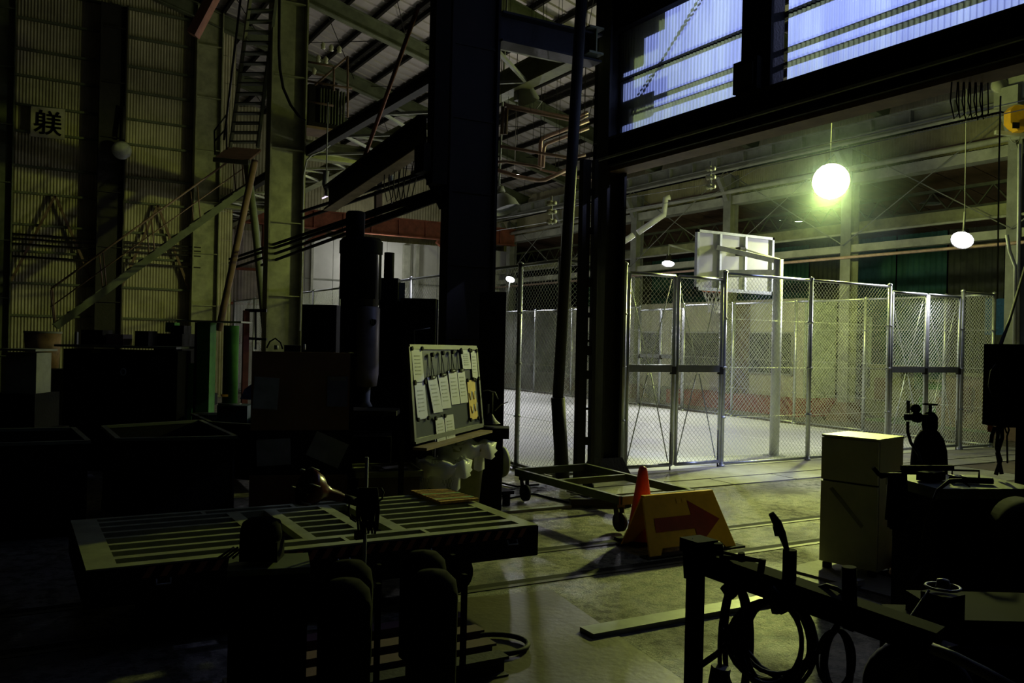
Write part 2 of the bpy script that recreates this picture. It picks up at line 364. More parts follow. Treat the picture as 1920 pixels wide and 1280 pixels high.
# unseen plates added outside the sheets to throw the stepped shade, brace rods
b = MB()
for (y0, y1, z0, z1) in ((9.3, 10.4, 5.9, 6.6), (8.9, 10.4, 6.25, 6.9), (9.1, 9.9, 5.2, 5.5), (9.8, 10.4, 4.7, 6.2)): b.b2((7.75, y0, z0), (7.8, y1, z1))
b.build('shade_plate', BROWN, wr)
MB().tube([(7.7, 10.3, 4.9), (7.7, 7.5, 6.9)], .012, 5).build('brace_rod', DARK, wr); MB().tube([(7.7, 10.3, 4.7), (7.7, 7.6, 7.0)], .018, 5).build('brace_rod', DARK, wr)
fx = thing('flood_lamp', 'unseen flood lamp added behind the translucent sheets, with plates blocking spill', 'lamp', (12.6, 6.2, 7.6))
MB().b2((12.18, 4.2, 6.7), (12.2, 8.2, 7.352)).build('spill_blocker', BLACK, fx); MB().b2((12.16, 6.55, 6.7), (12.18, 8.4, 9.6)).build('spill_blocker', BLACK, fx); MB().b2((12.7, 6.0, 7.45), (12.9, 6.4, 7.8)).build('lamp_housing', BLACK, fx)  # plates added to keep the backlight from spilling past the sheets
MB().tube([(12.8, 6.2, 7.8), (12.8, 6.2, 10.0)], .03, 6).build('hanger', BLACK, fx)
# orange cable trunk along the sill
MB().b2((7.44, 8.0, 4.87), (7.445, 9.9, 4.93)).build('orange_strip', trans_mat('orange translucent strip', (.9, .45, .02, 1), (.95, .55, .04, 1)), wr)
t = thing('junction_box', 'black junction box standing on the crane girder', 'box', (7.3, 7.25, 4.85))
MB().b2((7.15, 7.05, 4.84), (7.4, 7.42, 5.2)).build('case', BLACK, t); MB().b2((7.13, 7.1, 4.9), (7.15, 7.37, 5.14)).build('lid', DARK, t)
# inner crane girders with lacing
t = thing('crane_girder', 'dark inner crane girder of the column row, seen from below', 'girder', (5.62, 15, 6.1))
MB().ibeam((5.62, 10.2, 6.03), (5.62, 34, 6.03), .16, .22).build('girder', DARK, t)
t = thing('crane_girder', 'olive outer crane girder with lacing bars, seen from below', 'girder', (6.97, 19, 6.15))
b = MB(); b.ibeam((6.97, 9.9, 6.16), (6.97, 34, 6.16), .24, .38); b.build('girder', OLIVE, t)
for k in range(11):
    y = 10.6+k*2.1
    MB().bar((5.75, y, 6.0), (6.87, y+1.05, 6.0), .05, .05).build('lacing_bar', PALE, t); MB().bar((6.87, y+1.05, 6.0), (5.75, y+2.1, 6.0), .05, .05).build('lacing_bar', PALE, t)
    MB().bar((5.75, y, 6.02), (6.87, y, 6.02), .05, .03).build('lacing_bar', PALE, t)
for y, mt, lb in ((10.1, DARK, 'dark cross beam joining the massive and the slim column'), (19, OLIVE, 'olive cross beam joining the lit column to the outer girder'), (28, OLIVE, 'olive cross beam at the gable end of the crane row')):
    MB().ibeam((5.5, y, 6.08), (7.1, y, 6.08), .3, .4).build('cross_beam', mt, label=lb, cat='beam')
# jib arm on the massive column with tie rod
t = thing('jib_crane', 'dark jib arm on the massive column, held by a slanting tie rod', 'jib crane', (4.7, 10, 4))
A, B = aD(798, 245, 11.2), aD(618, 372, 14.2)
MB().ibeam(A, B, .2, .40, .03, .03).build('jib_arm', DARK, t)
MB().bar(A-V((0, 0, .215)), B-V((0, 0, .2)), .2, .015).build('lower_flange_plate', mat('bare ochre steel', (.45, .35, .2), .6), t)
MB().tube([aD(785, 10, 11), A.lerp(B, .62)+V((0, 0, .15))], .03, 8).build('tie_rod', RUST, t)
b = MB(); b.bar(aD(800, 300, 11), aD(838, 385, 11.3), .12, .2); b.box(aD(806, 300, 11), (.3, .3, .35)); b.build('pivot_bracket', BLACK, t)
MB().bar((4.62, 10, 3.9), (4.62, 10, 12), .2, .2).build('mast', BLACK, t)
# roof
def roofz(X): return 13.5-.262*X
cl_ = MB().b2((19.4, 2, 8.40), (19.5, 36, 8.42)).build('ceiling', ROOFM, kind='structure', keep=True)
pan = MB(); X0, X1 = -6., 19.6
zA, zB = roofz(X0), roofz(X1)
pan._add([(X0, 0, zA), (X1, 0, zB), (X1, .5, zB), (X0, .5, zA)], [(0, 1, 2, 3)]); 
pan.bar((X0, 0, zA-.02), (X1, 0, zB-.02), .025, .06)
pm = mesh_of(pan, 'roof_panel', ROOFM)
for i in range(84): piece('roof_panel', pm, ROOFM, cl_, (0, -1+i*.5, 0))
for y in [10+4.5*k for k in range(-1, 6)]:
    yy = {4: 28., 3: 23.5}.get(0, y)
    yy = 1.0+4.5*round((y-1)/4.5)
    MB().ibeam((0, yy, roofz(0)-.42), (19.4, yy, roofz(19.4)-.42), .22, .46).build('rafter', OLIVED, cl_)
for x in (1.3, 2.2, 3., 3.8, 4.6, 4.85, 5.5, 6.3, 7.1, 7.97, 8.8, 9.42, 9.66, 10.46, 11.3, 12.1, 12.95, 13.8, 14.35, 14.6, 15.4, 16.2, 17., 17.9, 18.8):
    MB().bar((x, 1, roofz(x)-.12), (x, 37, roofz(x)-.12), .09, .14).build('purlin', BLACK, cl_)
b = MB()
for k in range(1, 8):
    y = 1+4.5*k
    for x in (4., 7.2, 10.4, 13.6, 16.6):
        b.tube([(x, y, roofz(x)-.3), (x+2.6, y+4.5, roofz(x+2.6)-.3)], .012, 4); b.tube([(x+2.6, y, roofz(x+2.6)-.3), (x, y+4.5, roofz(x)-.3)], .012, 4)
b.build('bracing_rod', BLACK, cl_)

# ------------------------------------------------------------------ walls
# gable wall on the left at Y=28.3, rows of corrugated sheets between girts
wb = MB().b2((-4, 28.5, -.1), (5.3, 28.52, 0)).build('wall_back', DARK, kind='structure', keep=True)
girts = [2.35, 3.27, 4.17, 4.93, 5.83, 6.58, 7.56, 8.31, 9.13, 9.88, 10.75, 11.6, 12.5]
for z0, z1 in zip([0]+girts, girts):
    x = -4.0
    while x < 5.3:
        MB().corr((x, 28.35, z0), (1, 0, 0), (0, 0, 1), .91, z1-z0-.01, .0827, .022, seg=6).build('corrugated_sheet', CORR, wb); x += .91
for z in girts: MB().b2((-4, 28.18, z-.03), (5.3, 28.3, z+.03)).build('girt', OLIVED, wb)
for x0, x1, z0, z1 in ((-.1, 1.0, 2.4, 5.8), (1.2, 2.1, 2.4, 5.8)):
    pass
b = MB()
for x0, x1 in ((-.05, 2.05), (2.8, 4.7)):
    b.bar((x0, 28.12, 3.3), ((x0+x1)/2, 28.12, 5.8), .07, .07); b.bar((x1, 28.12, 3.3), ((x0+x1)/2, 28.12, 5.8), .07, .07)
b.build('brace', BROWN, wb)
for z in (4.35, 4.5, 4.62, 4.0): MB().tube([(-.3, 28.0, z), (5.0, 28.0, z-.02)], .03, 6).build('wall_pipe', DARK, label={4.35: 'lowest but one of the thin pipes across the gable wall', 4.5: 'third thin pipe up across the gable wall', 4.62: 'topmost thin pipe across the gable wall', 4.0: 'lowest thin pipe across the gable wall'}[z], cat='pipe')
# far wall and white inner wall
wf = MB().b2((4.8, 36.3, -.1), (20, 36.32, 0)).build('wall_far', DARK, kind='structure', keep=True)
for z0, z1 in ((5.9, 8.2), (8.2, 12.5)):
    x = 5.0
    while x < 19.6:
        MB().corr((x, 36.0, z0), (1, 0, 0), (0, 0, 1), .91, z1-z0, .13, .028).build('corrugated_sheet', CORR, wf); x += .91
x = 5.0
while x < 9.0:
    for z0 in (0, 1.6, 3.2, 4.6): MB().corr((x, 35.9, z0), (1, 0, 0), (0, 0, 1), .91, 1.58, .13, .028).build('corrugated_sheet', CORRW, wf)
    x += .91
for z in (1.6, 3.2, 4.6): MB().b2((5, 35.7, z-.05), (9.1, 35.85, z+.05)).build('girt', RUST, wf)
for i in range(9):
    MB().b2((9.2+i*1.2, 35.2, 0), (10.38+i*1.2, 35.3, 6.1)).build('wall_panel', WHITE, wf)
for z in (2.9, 4.3): MB().b2((9.2, 35.14, z), (19.5, 35.2, z+.05)).build('rail', GREYP, wf)
for X_, wd in ((12.6, .12), (14.7, .3), (15.3, .12), (10.6, .1)): MB().b2((X_, 35.0, 0), (X_+wd, 35.18, 6.0)).build('wall_stud', PALE, wf)
MB().b2((9.3, 34.6, 0), (10.7, 35.0, 3.2)).build('door_leaf', WHITE, wf)
t = thing('portal_beam', 'rust red portal beam with knee braces over the white far wall', 'beam', (12, 33.6, 5.8))
b = MB(); b.ibeam((4.9, 33.6, 6.55), (19.4, 33.6, 6.55), .3, .75, .05, .03)
for k in range(12): b.b2((5.4+k*1.2, 33.45, 6.2), (5.43+k*1.2, 33.75, 6.9))
b.build('beam', RUST, t)
for x0, x1 in ((8.6, 10.7), (17.5, 15.6)): MB().bar((x0, 33.6, 4.7), (x1, 33.6, 6.1), .2, .14).build('knee_brace', RUST, t)
for X_, lb in ((8.4, 'rust red post carrying the portal beam nearer the ladder'), (17.6, 'rust red post carrying the portal beam behind the court')):
    MB().ibeam((X_, 33.6, 0), (X_, 33.6, 6.2), .3, .3, .03, .02, (1, 0, 0)).build('portal_post', RUST, label=lb, cat='column')
# right row X=19.5
wo = MB().b2((19.9, 4, 8.2), (19.95, 37, 8.3)).build('wall_outer', BROWN, kind='structure', keep=True)
for z0, z1 in ((7.85, 9.0), (6.75, 7.5)):
    y = 4.
    while y < 37:
        MB().corr((19.85, y+.91, z0), (0, -1, 0), (0, 0, 1), .911, z1-z0, .0827, .02).build('corrugated_sheet', CORR, wo); y += .91
cols = [6.7, 11.2, 15.7, 20.2, 24.9, 29.5, 34]
names = ['nearest grey column of the outer row beside the black control box', 'grey outer column behind the big glaring lamp', 'grey outer column behind the backboard', 'grey outer column with the bent pipe', 'grey outer column behind the leaning pipe', 'last grey outer column near the hanging bell lamp']
for k, y in enumerate(cols[1:]):
    t = thing('steel_column', names[k], 'column', (19.5, y, 0))
    b = MB(); b.b2((19.33, y-.16, 0), (19.36, y+.16, 7.3)); b.b2((19.64, y-.16, 0), (19.67, y+.16, 7.3)); b.b2((19.33, y-.02, 0), (19.67, y+.02, 7.3)); b.build('shaft', GREYP, t)
    MB().bar((19.36, y, 6.5), (18.95, y, 7.2), .16, .14).build('knee_bracket', GREYP, t)
    MB().hexa([(19.1, y-.35, 0), (19.9, y-.35, 0), (19.9, y+.35, 0), (19.1, y+.35, 0)], [(19.3, y-.18, .5), (19.7, y-.18, .5), (19.7, y+.18, .5), (19.3, y+.18, .5)]).build('flared_foot', BROWN, t)
t = thing('crane_girder', 'long grey runway girder with stiffeners on the outer columns', 'girder', (19, 20, 7.5))
b = MB(); b.ibeam((19.1, 4, 7.66), (19.1, 36, 7.66), .3, .36, .03, .02)
b.build('girder', GREYP, t)
for k in range(28): MB().b2((18.95, 4.6+k*1.12, 7.52), (19.25, 4.63+k*1.12, 7.81)).build('stiffener', GREYP, t)
def longp(z, x, r, mt, label, cat='pipe', y0=4, y1=36, sq=None):
    b = MB()
    if sq: b.b2((x-sq[0]/2, y0, z-sq[1]/2), (x+sq[0]/2, y1, z+sq[1]/2))
    else: b.tube([(x, y0, z), (x, y1, z)], r, 8)
    return b.build(cat.replace(' ', '_'), mt, label=label, cat=cat)
longp(7.36, 19.0, .045, PALE, 'thin pipe hung just under the grey runway girder')
longp(6.72, 19.2, .07, PALE, 'pale pipe at the foot of the outer siding')
longp(6.5, 19.6, 0, PALE, 'broad yellowish duct along the outer columns', 'duct', sq=(.4, .26))
longp(5.22, 19.8, 0, OLIVE, 'olive tie beam between the outer columns', 'beam', sq=(.25, .28))
longp(4.62, 19.5, 0, PALE, 'pale eaves beam along the outer columns above the court fence', 'beam', sq=(.22, .2))
longp(4.38, 19.3, .04, COPPER, 'thin coppery pipe below the pale eaves beam')
longp(5.02, 19.4, .035, PALE, 'thin pale conduit above the eaves beam')
t = thing('lattice_truss', 'long lattice truss of the low annex behind the outer columns', 'truss', (20.6, 20, 5.6))
b = MB(); b.b2((20.5, 4, 6.0), (20.6, 36, 6.08)); b.b2((20.5, 4, 5.5), (20.6, 36, 5.56)); b.build('chord', OLIVED, t)
for k in range(40):
    MB().bar((20.55, 4+k*.8, 5.55), (20.55, 4.4+k*.8, 6.02), .03, .03).build('web_bar', OLIVED, t); MB().bar((20.55, 4.4+k*.8, 6.02), (20.55, 4.8+k*.8, 5.55), .03, .03).build('web_bar', OLIVED, t)
# crossed tie rods between outer columns
for k, (a, bb) in enumerate(zip(cols, cols[1:])):
    t = thing('cross_brace', 'crossed tie rods between ' + ['the frame edge and the nearest grey column', 'the two grey columns beside the glaring lamp', 'the columns either side of the backboard', 'the bent pipe column and the backboard column', 'the leaning pipe column and the bent pipe column', 'the last two grey columns'][k], 'brace', (19.5, (a+bb)/2, 4.6))
    MB().tube([(19.25, a, 4.7), (19.25, bb, 7.4)], .015, 5).build('tie_rod', GREYP, t); MB().tube([(19.22, a, 7.4), (19.22, bb, 4.7)], .015, 5).build('tie_rod', GREYP, t)
# annex: lining wall and low roof
wx = MB().b2((25.5, 4, 0), (25.6, 37, .05)).build('wall_annex', TEAL, kind='structure', keep=True)
for i in range(18):
    MB().corr((25.4, 4+i*1.82+1.8, .0), (0, -1, 0), (0, 0, 1), 1.78, 5.8, .2, .025).build('corrugated_sheet', TEAL if i % 3 else OLIVED, wx)
lr = MB().b2((19.7, 4, 6.9), (19.72, 37, 6.95)).build('ceiling_annex', BROWN, kind='structure', keep=True)
for i in range(33): MB()._add([(19.7, 4+i, 6.7), (25.6, 4+i, 5.7), (25.6, 4.98+i, 5.7), (19.7, 4.98+i, 6.7)], [(0, 1, 2, 3)]).build('roof_panel', BROWN, lr)
# office building behind the court
we = MB().b2((20.2, 17.8, .45), (21.6, 30.5, 3.4)).build('wall_office', PLAST, kind='structure', keep=True)
MB().b2((20.22, 17.74, .45), (21.5, 17.8, 3.38)).build('end_wall', PGREEN, we)
MB().b2((19.0, 16.9, 0), (21.6, 22.5, .45)).build('plinth', REDB, we)
MB().b2((19.9, 22.5, 0), (21.6, 30.5, .45)).build('plinth', GREYP, we)
DG = mat('dark window glass', (.05, .055, .06), .15, var=.1)
for i, (y0, y1) in enumerate(((18.15, 19.9), (20.6, 23.2), (24.2, 27.4), (28, 29.6))):
    wn = MB().b2((20.12, y0, 1.1), (20.2, y1, 2.4)).build('window_%d' % (i+1), GALV, kind='structure', keep=True)
    k = 2 if y1-y0 < 2.3 else 4
    for j in range(k):
        d = (y1-y0-.06)/k; MB().b2((20.095, y0+.03+j*d+.03, 1.15), (20.13, y0+.03+(j+1)*d-.02, 2.35)).build('pane', DG, wn)
MB().b2((19.8, 19.95, .45), (20.2, 20.5, 3.3)).build('office_post', BROWN, label='brown post standing between the office windows', cat='post')

# ------------------------------------------------------------------ court fence
FH = 3.13
def chain(mb, o, u, L, z0, z1, s=.08, r=.0026):
    o, u = V(o), V(u).normalized(); Hh = z1-z0; nr = u.cross(V((0, 0, 1)))
    k = int((L+Hh)/s)+1
    for sg in (1, -1):
        for i in range(k):
            a = -Hh+i*s
            x0, x1 = max(a, 0), min(a+Hh, L)
            if x1-x0 < .01: continue
            h0, h1 = x0-a, x1-a
            if sg < 0: x0, x1 = L-x0, L-x1
            p = o+u*x0+V((0, 0, z0+h0)); q = o+u*x1+V((0, 0, z0+h1)); off = nr*(.002*sg)
            mb.tube([p+off, q+off], r, 3, False)
def fence_run(label, p, u, posts, spans, r=.03):
    p, u = V(p), V(u); t = thing('chain_link_fence', label, 'fence', p)
    for s in posts:
        q = p+u*s; b = MB(); b.tube([q, q+V((0, 0, FH))], .038, 10); b.lathe([(.045, 0), (.045, .03), (.0, .055)], q+V((0, 0, FH-.02)), n=10)
        b.cyl(q, q+V((0, 0, .05)), .06, 10)
        po = b.build('post', GALV, t)
        for z in (.8, 1.6, 2.38):
            b = MB(); b.cyl(q+V((0, 0, z-.015)), q+V((0, 0, z+.015)), .052, 8); b.bar(q-u*.075+V((0, 0, z)), q+u*.075+V((0, 0, z)), .02, .02)
            b.build('clamp_band', GALV, po)
    for a, bb in spans:
        P, Q = p+u*a, p+u*bb
        MB().tube([P+V((0, 0, FH-.03)), Q+V((0, 0, FH-.03))], .024, 8).build('top_rail', GALV, t)
        MB().tube([P+V((0, 0, .06)), Q+V((0, 0, .06))], .024, 8).build('bottom_rail', GALV, t)
        b = MB(); [b.tube([P+V((0, 0, z)), Q+V((0, 0, z))], .0028, 3, False) for z in (.8, 1.6, 2.38)]; b.build('tension_wire', WIRE, t)
        b = MB(); chain(b, P+u*.03, u, (Q-P).length-.06, .07, FH-.04); b.build('wire_mesh', WIRE, t, kind='stuff')
    return t
def gate(label, p, u, L, brace=True):
    p, u = V(p), V(u); t = thing('fence_gate', label, 'gate', p); Z = V((0, 0, 1))
    for s in (0, L): MB().tube([p+u*s+Z*.09, p+u*s+Z*3.0], .03, 8).build('stile', GALV, t)
    MB().tube([p+Z*3.0, p+u*L+Z*3.0], .028, 8).build('top_rail', GALV, t)
    MB().tube([p+Z*.1, p+u*L+Z*.1], .028, 8).build('bottom_rail', GALV, t)
    MB().bar(p+Z*1.58, p+u*L+Z*1.58, .05, .11).build('mid_rail', GALV, t)
    n = u.cross(Z)*-.03
    if brace:
        for a, b_, c_, d_ in ((.04, 2.85, L*.47, 1.65), (L-.04, 2.95, L*.53, 1.65), (L*.47, 1.5, .04, .15), (L*.53, 1.5, L-.04, .15)):
            MB().tube([p+u*a+Z*b_+n, p+u*c_+Z*d_+n], .0095, 6).build('brace_rod', GALV, t)
    b = MB(); chain(b, p+u*.03, u, L-.06, .12, 1.52); chain(b, p+u*.03, u, L-.06, 1.64, 2.98); b.build('wire_mesh', WIRE, t, kind='stuff')
    b = MB(); b.box(p+u*L+Z*1.55, (.08, .06, .12)); b.cyl(p+u*(L-.02)+Z*.0, p+u*(L-.02)+Z*.6, .012, 6); b.build('drop_bolt', DARK, t)
    return t
X = V((1, 0, 0)); Y = V((0, 1, 0))
NY = 10.3
fence_run('near side of the galvanised chain link court fence, facing the workshop', (6.72, NY, 0), X, [0, 1.14, 3.14, 5.12, 7.2, 9.42, 10.46],
          [(0, 1.14), (3.14, 5.12), (5.12, 7.2), (9.42, 10.46)])
gate('chain link gate leaf nearest the slim black column', (7.94, NY, 0), X, .88)
gate('second chain link gate leaf, its bolt beside the cone', (8.90, NY, 0), X, .9)
gate('chain link gate leaf between the fridge and gas cylinder views, hinged on the thick post', (14.0, NY, 0), X, 1.0)
gate('last chain link gate leaf before the fence corner at the control box', (15.06, NY, 0), X, .98)
fence_run('side of the court fence running away behind the black column', (6.72, NY, 0), Y, [1.12, 3.2, 5.3, 7.4, 9.5, 11.6, 13.7, 15.8, 17.9, 20.8],
          [(0, 1.12), (1.12, 3.2), (3.2, 5.3), (5.3, 7.4), (7.4, 9.5), (9.5, 11.6), (11.6, 13.7), (13.7, 15.8), (15.8, 17.9), (17.9, 20.8)])
fence_run('far long side of the court fence in front of the office wall', (17.18, NY, 0), Y, [1.05, 3.05, 5.1, 7.3, 9.3, 11.4, 13.3, 15.2, 17.7, 20.8],
          [(0, 1.05), (1.05, 3.05), (3.05, 5.1), (5.1, 7.3), (7.3, 9.3), (11.4, 13.3), (13.3, 15.2), (15.2, 17.7), (17.7, 20.8)])
gate('narrow chain link gate leaf in the far fence, nearer leaf', (17.18, 19.66, 0), Y, .98, False)
gate('narrow chain link gate leaf in the far fence, farther leaf', (17.18, 20.68, 0), Y, .98, False)
fence_run('short end of the court fence beneath the white far wall', (6.72, 31.1, 0), X, [2.1, 4.2, 6.3, 8.4], [(0, 2.1), (2.1, 4.2), (4.2, 6.3), (6.3, 8.4), (8.4, 10.46)])

# ------------------------------------------------------------------ basketball stand
t = thing('basketball_stand', 'pale basketball backboard and hoop on a thick round post', 'basketball hoop', (11.79, 11, 0))
MB().tube([(11.79, 11, 0), (11.79, 11, 3.5)], .085, 20).build('post', mat('light galvanised post', (.62, .63, .68), .45, .35, var=.1), t)
MB().cyl((11.79, 11, 0), (11.79, 11, .02), .2, 20).build('base_plate', GALV, t)
bb = MB(); bb.b2((10.92, 12.18, 2.98), (12.86, 12.2, 4.06)); bd = bb.build('backboard', ACR, t)
b = MB()
for x0, x1, z0, z1 in ((10.9, 10.95, 2.96, 4.08), (12.83, 12.88, 2.96, 4.08), (10.9, 12.88, 4.03, 4.08), (10.9, 12.88, 2.96, 3.02)): b.b2((x0, 12.13, z0), (x1, 12.2, z1))
b.build('edge_frame', mat('silver edge', (.38, .39, .44), .4, .4), bd)
for xx in (11.45, 12.1): MB().b2((xx, 12.12, 3.0), (xx+.05, 12.18, 4.04)).build('stiffener', GALV, bd)
MB().b2((11.9, 12.05, 3.66), (12.05, 12.18, 3.82)).build('mounting_plate', DARK, bd)
MB().bar((11.79, 10.98, 3.46), (11.44, 12.15, 3.78), .12, .09).build('upper_arm', ALU, t)
MB().bar((11.79, 11.0, 3.25), (11.55, 12.15, 3.3), .06, .14).build('lower_arm', ALU, t)
MB().bar((11.79, 10.98, 3.5), (12.1, 12.15, 3.8), .03, .03).build('stay_rod', ALU, t)
b = MB(); cc = V((11.78, 12.6, 3.0)); b.tube([cc+V((math.cos(a*R(20))*.225, math.sin(a*R(20))*.225, 0)) for a in range(18)], .011, 6, closed=True); b.b2((11.7, 12.2, 2.96), (11.86, 12.4, 3.0))
rim = b.build('rim', mat('orange rim', (.7, .15, .03), .5), t)
b = MB()
for k in range(12):
    for dlt in (1, -1):
        P = []
        for j in range(6):
            rr = .225-.015*j-(.02*j if j < 4 else .06); a = R(30*k+dlt*15*j); P.append(cc+V((math.cos(a)*max(rr, .11), math.sin(a)*max(rr, .11), -.085*j)))
        b.tube(P, .006, 4, False)
b.build('net', mat('white net cord', (.8, .8, .75), .8), t, kind='stuff')

# ------------------------------------------------------------------ lamps
def flood(label, p, aim, r, lens, mt=DARK, group=None, mount=None):
    p = V(p); d = (V(aim)-p).normalized(); t = thing('flood_lamp', label, 'lamp', p)
    h = MB(); h.lathe([(.04, -.32), (.07, -.3), (.08, -.18), (r*.75, -.06), (r, .0), (r*1.04, .02), (r, .02)], p, d, 20); h.build('reflector_shell', mt, t)
    MB().lathe([(0, .01), (r*.6, .0), (r*.97, -.005)], p, d, 20).build('lens', lens, t)
    b = MB(); b.tube([p-d*.12+V((0, 0, .08)), p-d*.2+V((0, 0, .42))], .022, 6); b.build('bracket', GREYP, t)
    if mount: MB().tube([p-d*.2+V((0, 0, .4)), V(mount)], .03 if V(mount).z < 6 else .01, 6).build('support_arm', GREYP, t)
    return t
flood('big glaring greenish mercury lamp hung above the court', L_MAIN, (7, 4.5, 1.6), .36, BULB, mount=(14.2, 11.9, 9.3))
flood('white flood lamp above the far court corner near the black column', FLOODS[0][0], (13.5, 27.5, -1.5), .19, LEDG, mount=(17.35, 30.6, 3.1))
flood('white flood lamp above the top rail left of the backboard', FLOODS[1][0], (15, 18.5, -2), .19, LEDG, mount=(19.4, 20.6, 4.7))
flood('bright white flood lamp near the control box', FLOODS[2][0], (11.5, 8.5, .2), .2, LEDG, mount=(15.9, 10.2, 9.2))
def pend(label, p, r, lens, rod=.8, mt=DARK):
    p = V(p); t = thing('pendant_lamp', label, 'lamp', p)
    MB().lathe([(.05, r*.8), (.07, r*.5), (r, 0), (r*1.03, -.02)], p, (0, 0, 1), 20).build('shade', mt, t); MB().lathe([(0, .02), (r*.85, .01)], p, (0, 0, 1), 16).build('bulb', lens, t)
    MB().tube([p+V((0, 0, r*.7)), V((p.x, p.y, roofz(p.x)-.1 if p.x < 19.5 else 6.9-(p.x-19.7)*.17))], .012, 5).build('stem', DARK, t); return t
pend('glowing pendant lamp under the roof beside the pink pipes', aD(965, 327, 24), .16, mat('pendant glow', (1, 1, 1), .3, emit=((1, .95, .85), 14)), 2.5)
pend('small lit pendant lamp in the annex, the dimmer of the pair', aX(1470, 413, 22.5), .2, BULBS, .9)
pend('small lit pendant lamp in the annex, right beside its twin', aX(1498, 415, 22), .22, BULBS, .9)
pend('unlit grey pendant shade in the annex above the flood lamp', aX(1746, 381, 22), .3, GALV, .9, GREYP)
b = MB(); b.bar(aX(1682, 420, 21), aX(1706, 416, 21), .05, .07); b.build('strip_light', STRIP, label='yellow green strip light in the annex', cat='light')
def reflector(name, label, p, ax, r, mt, cat='lamp'):
    t = thing(name, label, cat, p); p = V(p)
    MB().lathe([(.05, -r*1.2), (r*.45, -r), (r*.85, -r*.5), (r, 0), (r*1.02, .02)], p, ax, 24).build('bell_shade', mt, t)
    MB().lathe([(0, -r*.1), (r*.9, -r*.15)], p, ax, 20).build('glass', DG, t)
    MB().cyl(p-V(ax).normalized()*r*1.2, p-V(ax).normalized()*r*1.6, .09, 10).build('neck', mt, t); MB().tube([p-V(ax).normalized()*r*1.6, V((p.x, p.y, roofz(p.x)))], .02, 6).build('stem', mt, t)
reflector('bell_lamp', 'large unlit ribbed bell lamp beside the massive column', aD(948, 392, 16), (.2, -.3, -1), .27, GREYP)
t = thing('flood_lamp', 'unlit clear flood lamp on the dark wall column', 'lamp', aY(228, 282, 27.45))
MB().lathe([(.0, -.16), (.17, -.14), (.26, -.05), (.27, .04), (.18, .12), (0, .14)], aY(228, 282, 27.45), (0, -1, .1), 20).build('lens', mat('clear lamp glass', (.5, .52, .5), .15, spec=.8), t)
MB().cyl(aY(230, 262, 27.6), aY(232, 200, 27.7), .06, 8).build('bracket', DARK, t)
t = thing('rod_light', 'small glowing tube light hanging under the jib arm tip', 'light', aD(613, 365, 15))
MB().tube([aD(604, 372, 15), aD(622, 364, 15)], .012, 6).build('tube', mat('pinkish tube glow', (1, 1, 1), .3, emit=((.9, .7, 1), 1.6)), t)
q = aD(612, 320, 15); b = MB(); b.tube([V((q.x, q.y, 6.0)), q], .012, 5); b.tube([aD(612, 320, 15), aD(609, 345, 15), aD(614, 358, 15), aD(613, 368, 15)], .05, 7); b.tube([aD(610, 352, 15), aD(624, 354, 15)], .04, 6); b.build('hanger', PALE, t)
t = thing('floodlight', 'grey floodlight with shining rim hung under the dark beams', 'lamp', aD(985, 180, 14))
b = MB(); b.lathe([(.05, -.3), (.1, -.25), (.16, -.05), (.18, .05)], aD(990, 185, 14), (.5, .2, -.8), 16); b.tube([aD(988, 150, 14), aD(980, 170, 14), aD(985, 195, 14)], .04, 6); b.box(aD(975, 172, 14), (.16, .12, .3)); b.build('body', GREYP, t)
b = MB(); b.tube([aD(997, 182, 13.9), aD(1016, 191, 13.9), aD(1006, 203, 13.9)], .012, 5); b.tube([aD(974, 158, 13.9), aD(986, 153, 13.9)], .02, 5); b.build('rim', ALU, t)

# ------------------------------------------------------------------ pipes, wires and crane fittings
def pipe(label, pts, D, r, mt, cat='pipe', n=8):
    P = [aD(x, y, D if len(q) < 1 else q[0]) for x, y, *q in pts]
    if mt is COPPER and pts[0][1] < 325:
        t = thing('pipe', label, cat, P[0]); MB().tube(P, r, n).build('run', mt, t)
        for q in (P[0].lerp(P[1], .5), P[-1].lerp(P[-2], .4)): MB().tube([q, V((q.x, q.y, roofz(q.x)-.05))], .004, 4).build('hanger_rod', DARK, t)
        return t
    return MB().tube(P, r, n).build('pipe' if cat == 'pipe' else cat.replace(' ', '_'), mt, label=label, cat=cat)
pipe('uppermost pink pipe beneath the roof', [(945, 196), (1040, 215), (1074, 221), (1086, 219), (1102, 210)], 14, .03, COPPER)
pipe('pink pipe close under the uppermost one', [(950, 201), (1040, 219), (1072, 226), (1086, 224), (1102, 216)], 13.9, .025, COPPER)
pipe('dark pipe dropping behind the massive column, outer one', [(943, 200), (941, 252)], 14, .03, BROWN)
pipe('dark pipe dropping behind the massive column, inner one', [(950, 202), (948, 252)], 14, .03, BROWN)
pipe('pink pipe with an upright bend, the taller', [(1012, 316), (1014, 266), (1017, 260), (1030, 254), (1104, 226)], 14.5, .035, COPPER)
pipe('pink pipe with an upright bend, the shorter', [(1018, 314), (1020, 277), (1024, 270), (1034, 266), (1104, 240)], 14.4, .03, COPPER)
pipe('long pink pipe with a valve crossing the bent ones', [(938, 274), (1060, 295), (1070, 296), (1098, 290)], 14.2, .028, COPPER)
pipe('pink pipe hooking back below the bent ones', [(925, 304), (950, 303), (1006, 312), (1016, 316)], 14.1, .025, COPPER)
pipe('lowest pink pipe turning up to the slim column', [(930, 318), (970, 331), (1010, 338), (1022, 337), (1064, 318)], 14.3, .035, COPPER)
pipe('short pink pipe end sticking out past the slim column', [(1146, 331), (1170, 326)], 14.5, .035, COPPER)
pipe('thin pink pipe behind the leaning pipe', [(1012, 318), (1070, 330), (1110, 338)], 14.8, .02, COPPER)
pipe('bent pale pipe beside the outer column', [(1196, 436), (1245, 402), (1248, 372), (1256, 370)], 20, .07, PALE)
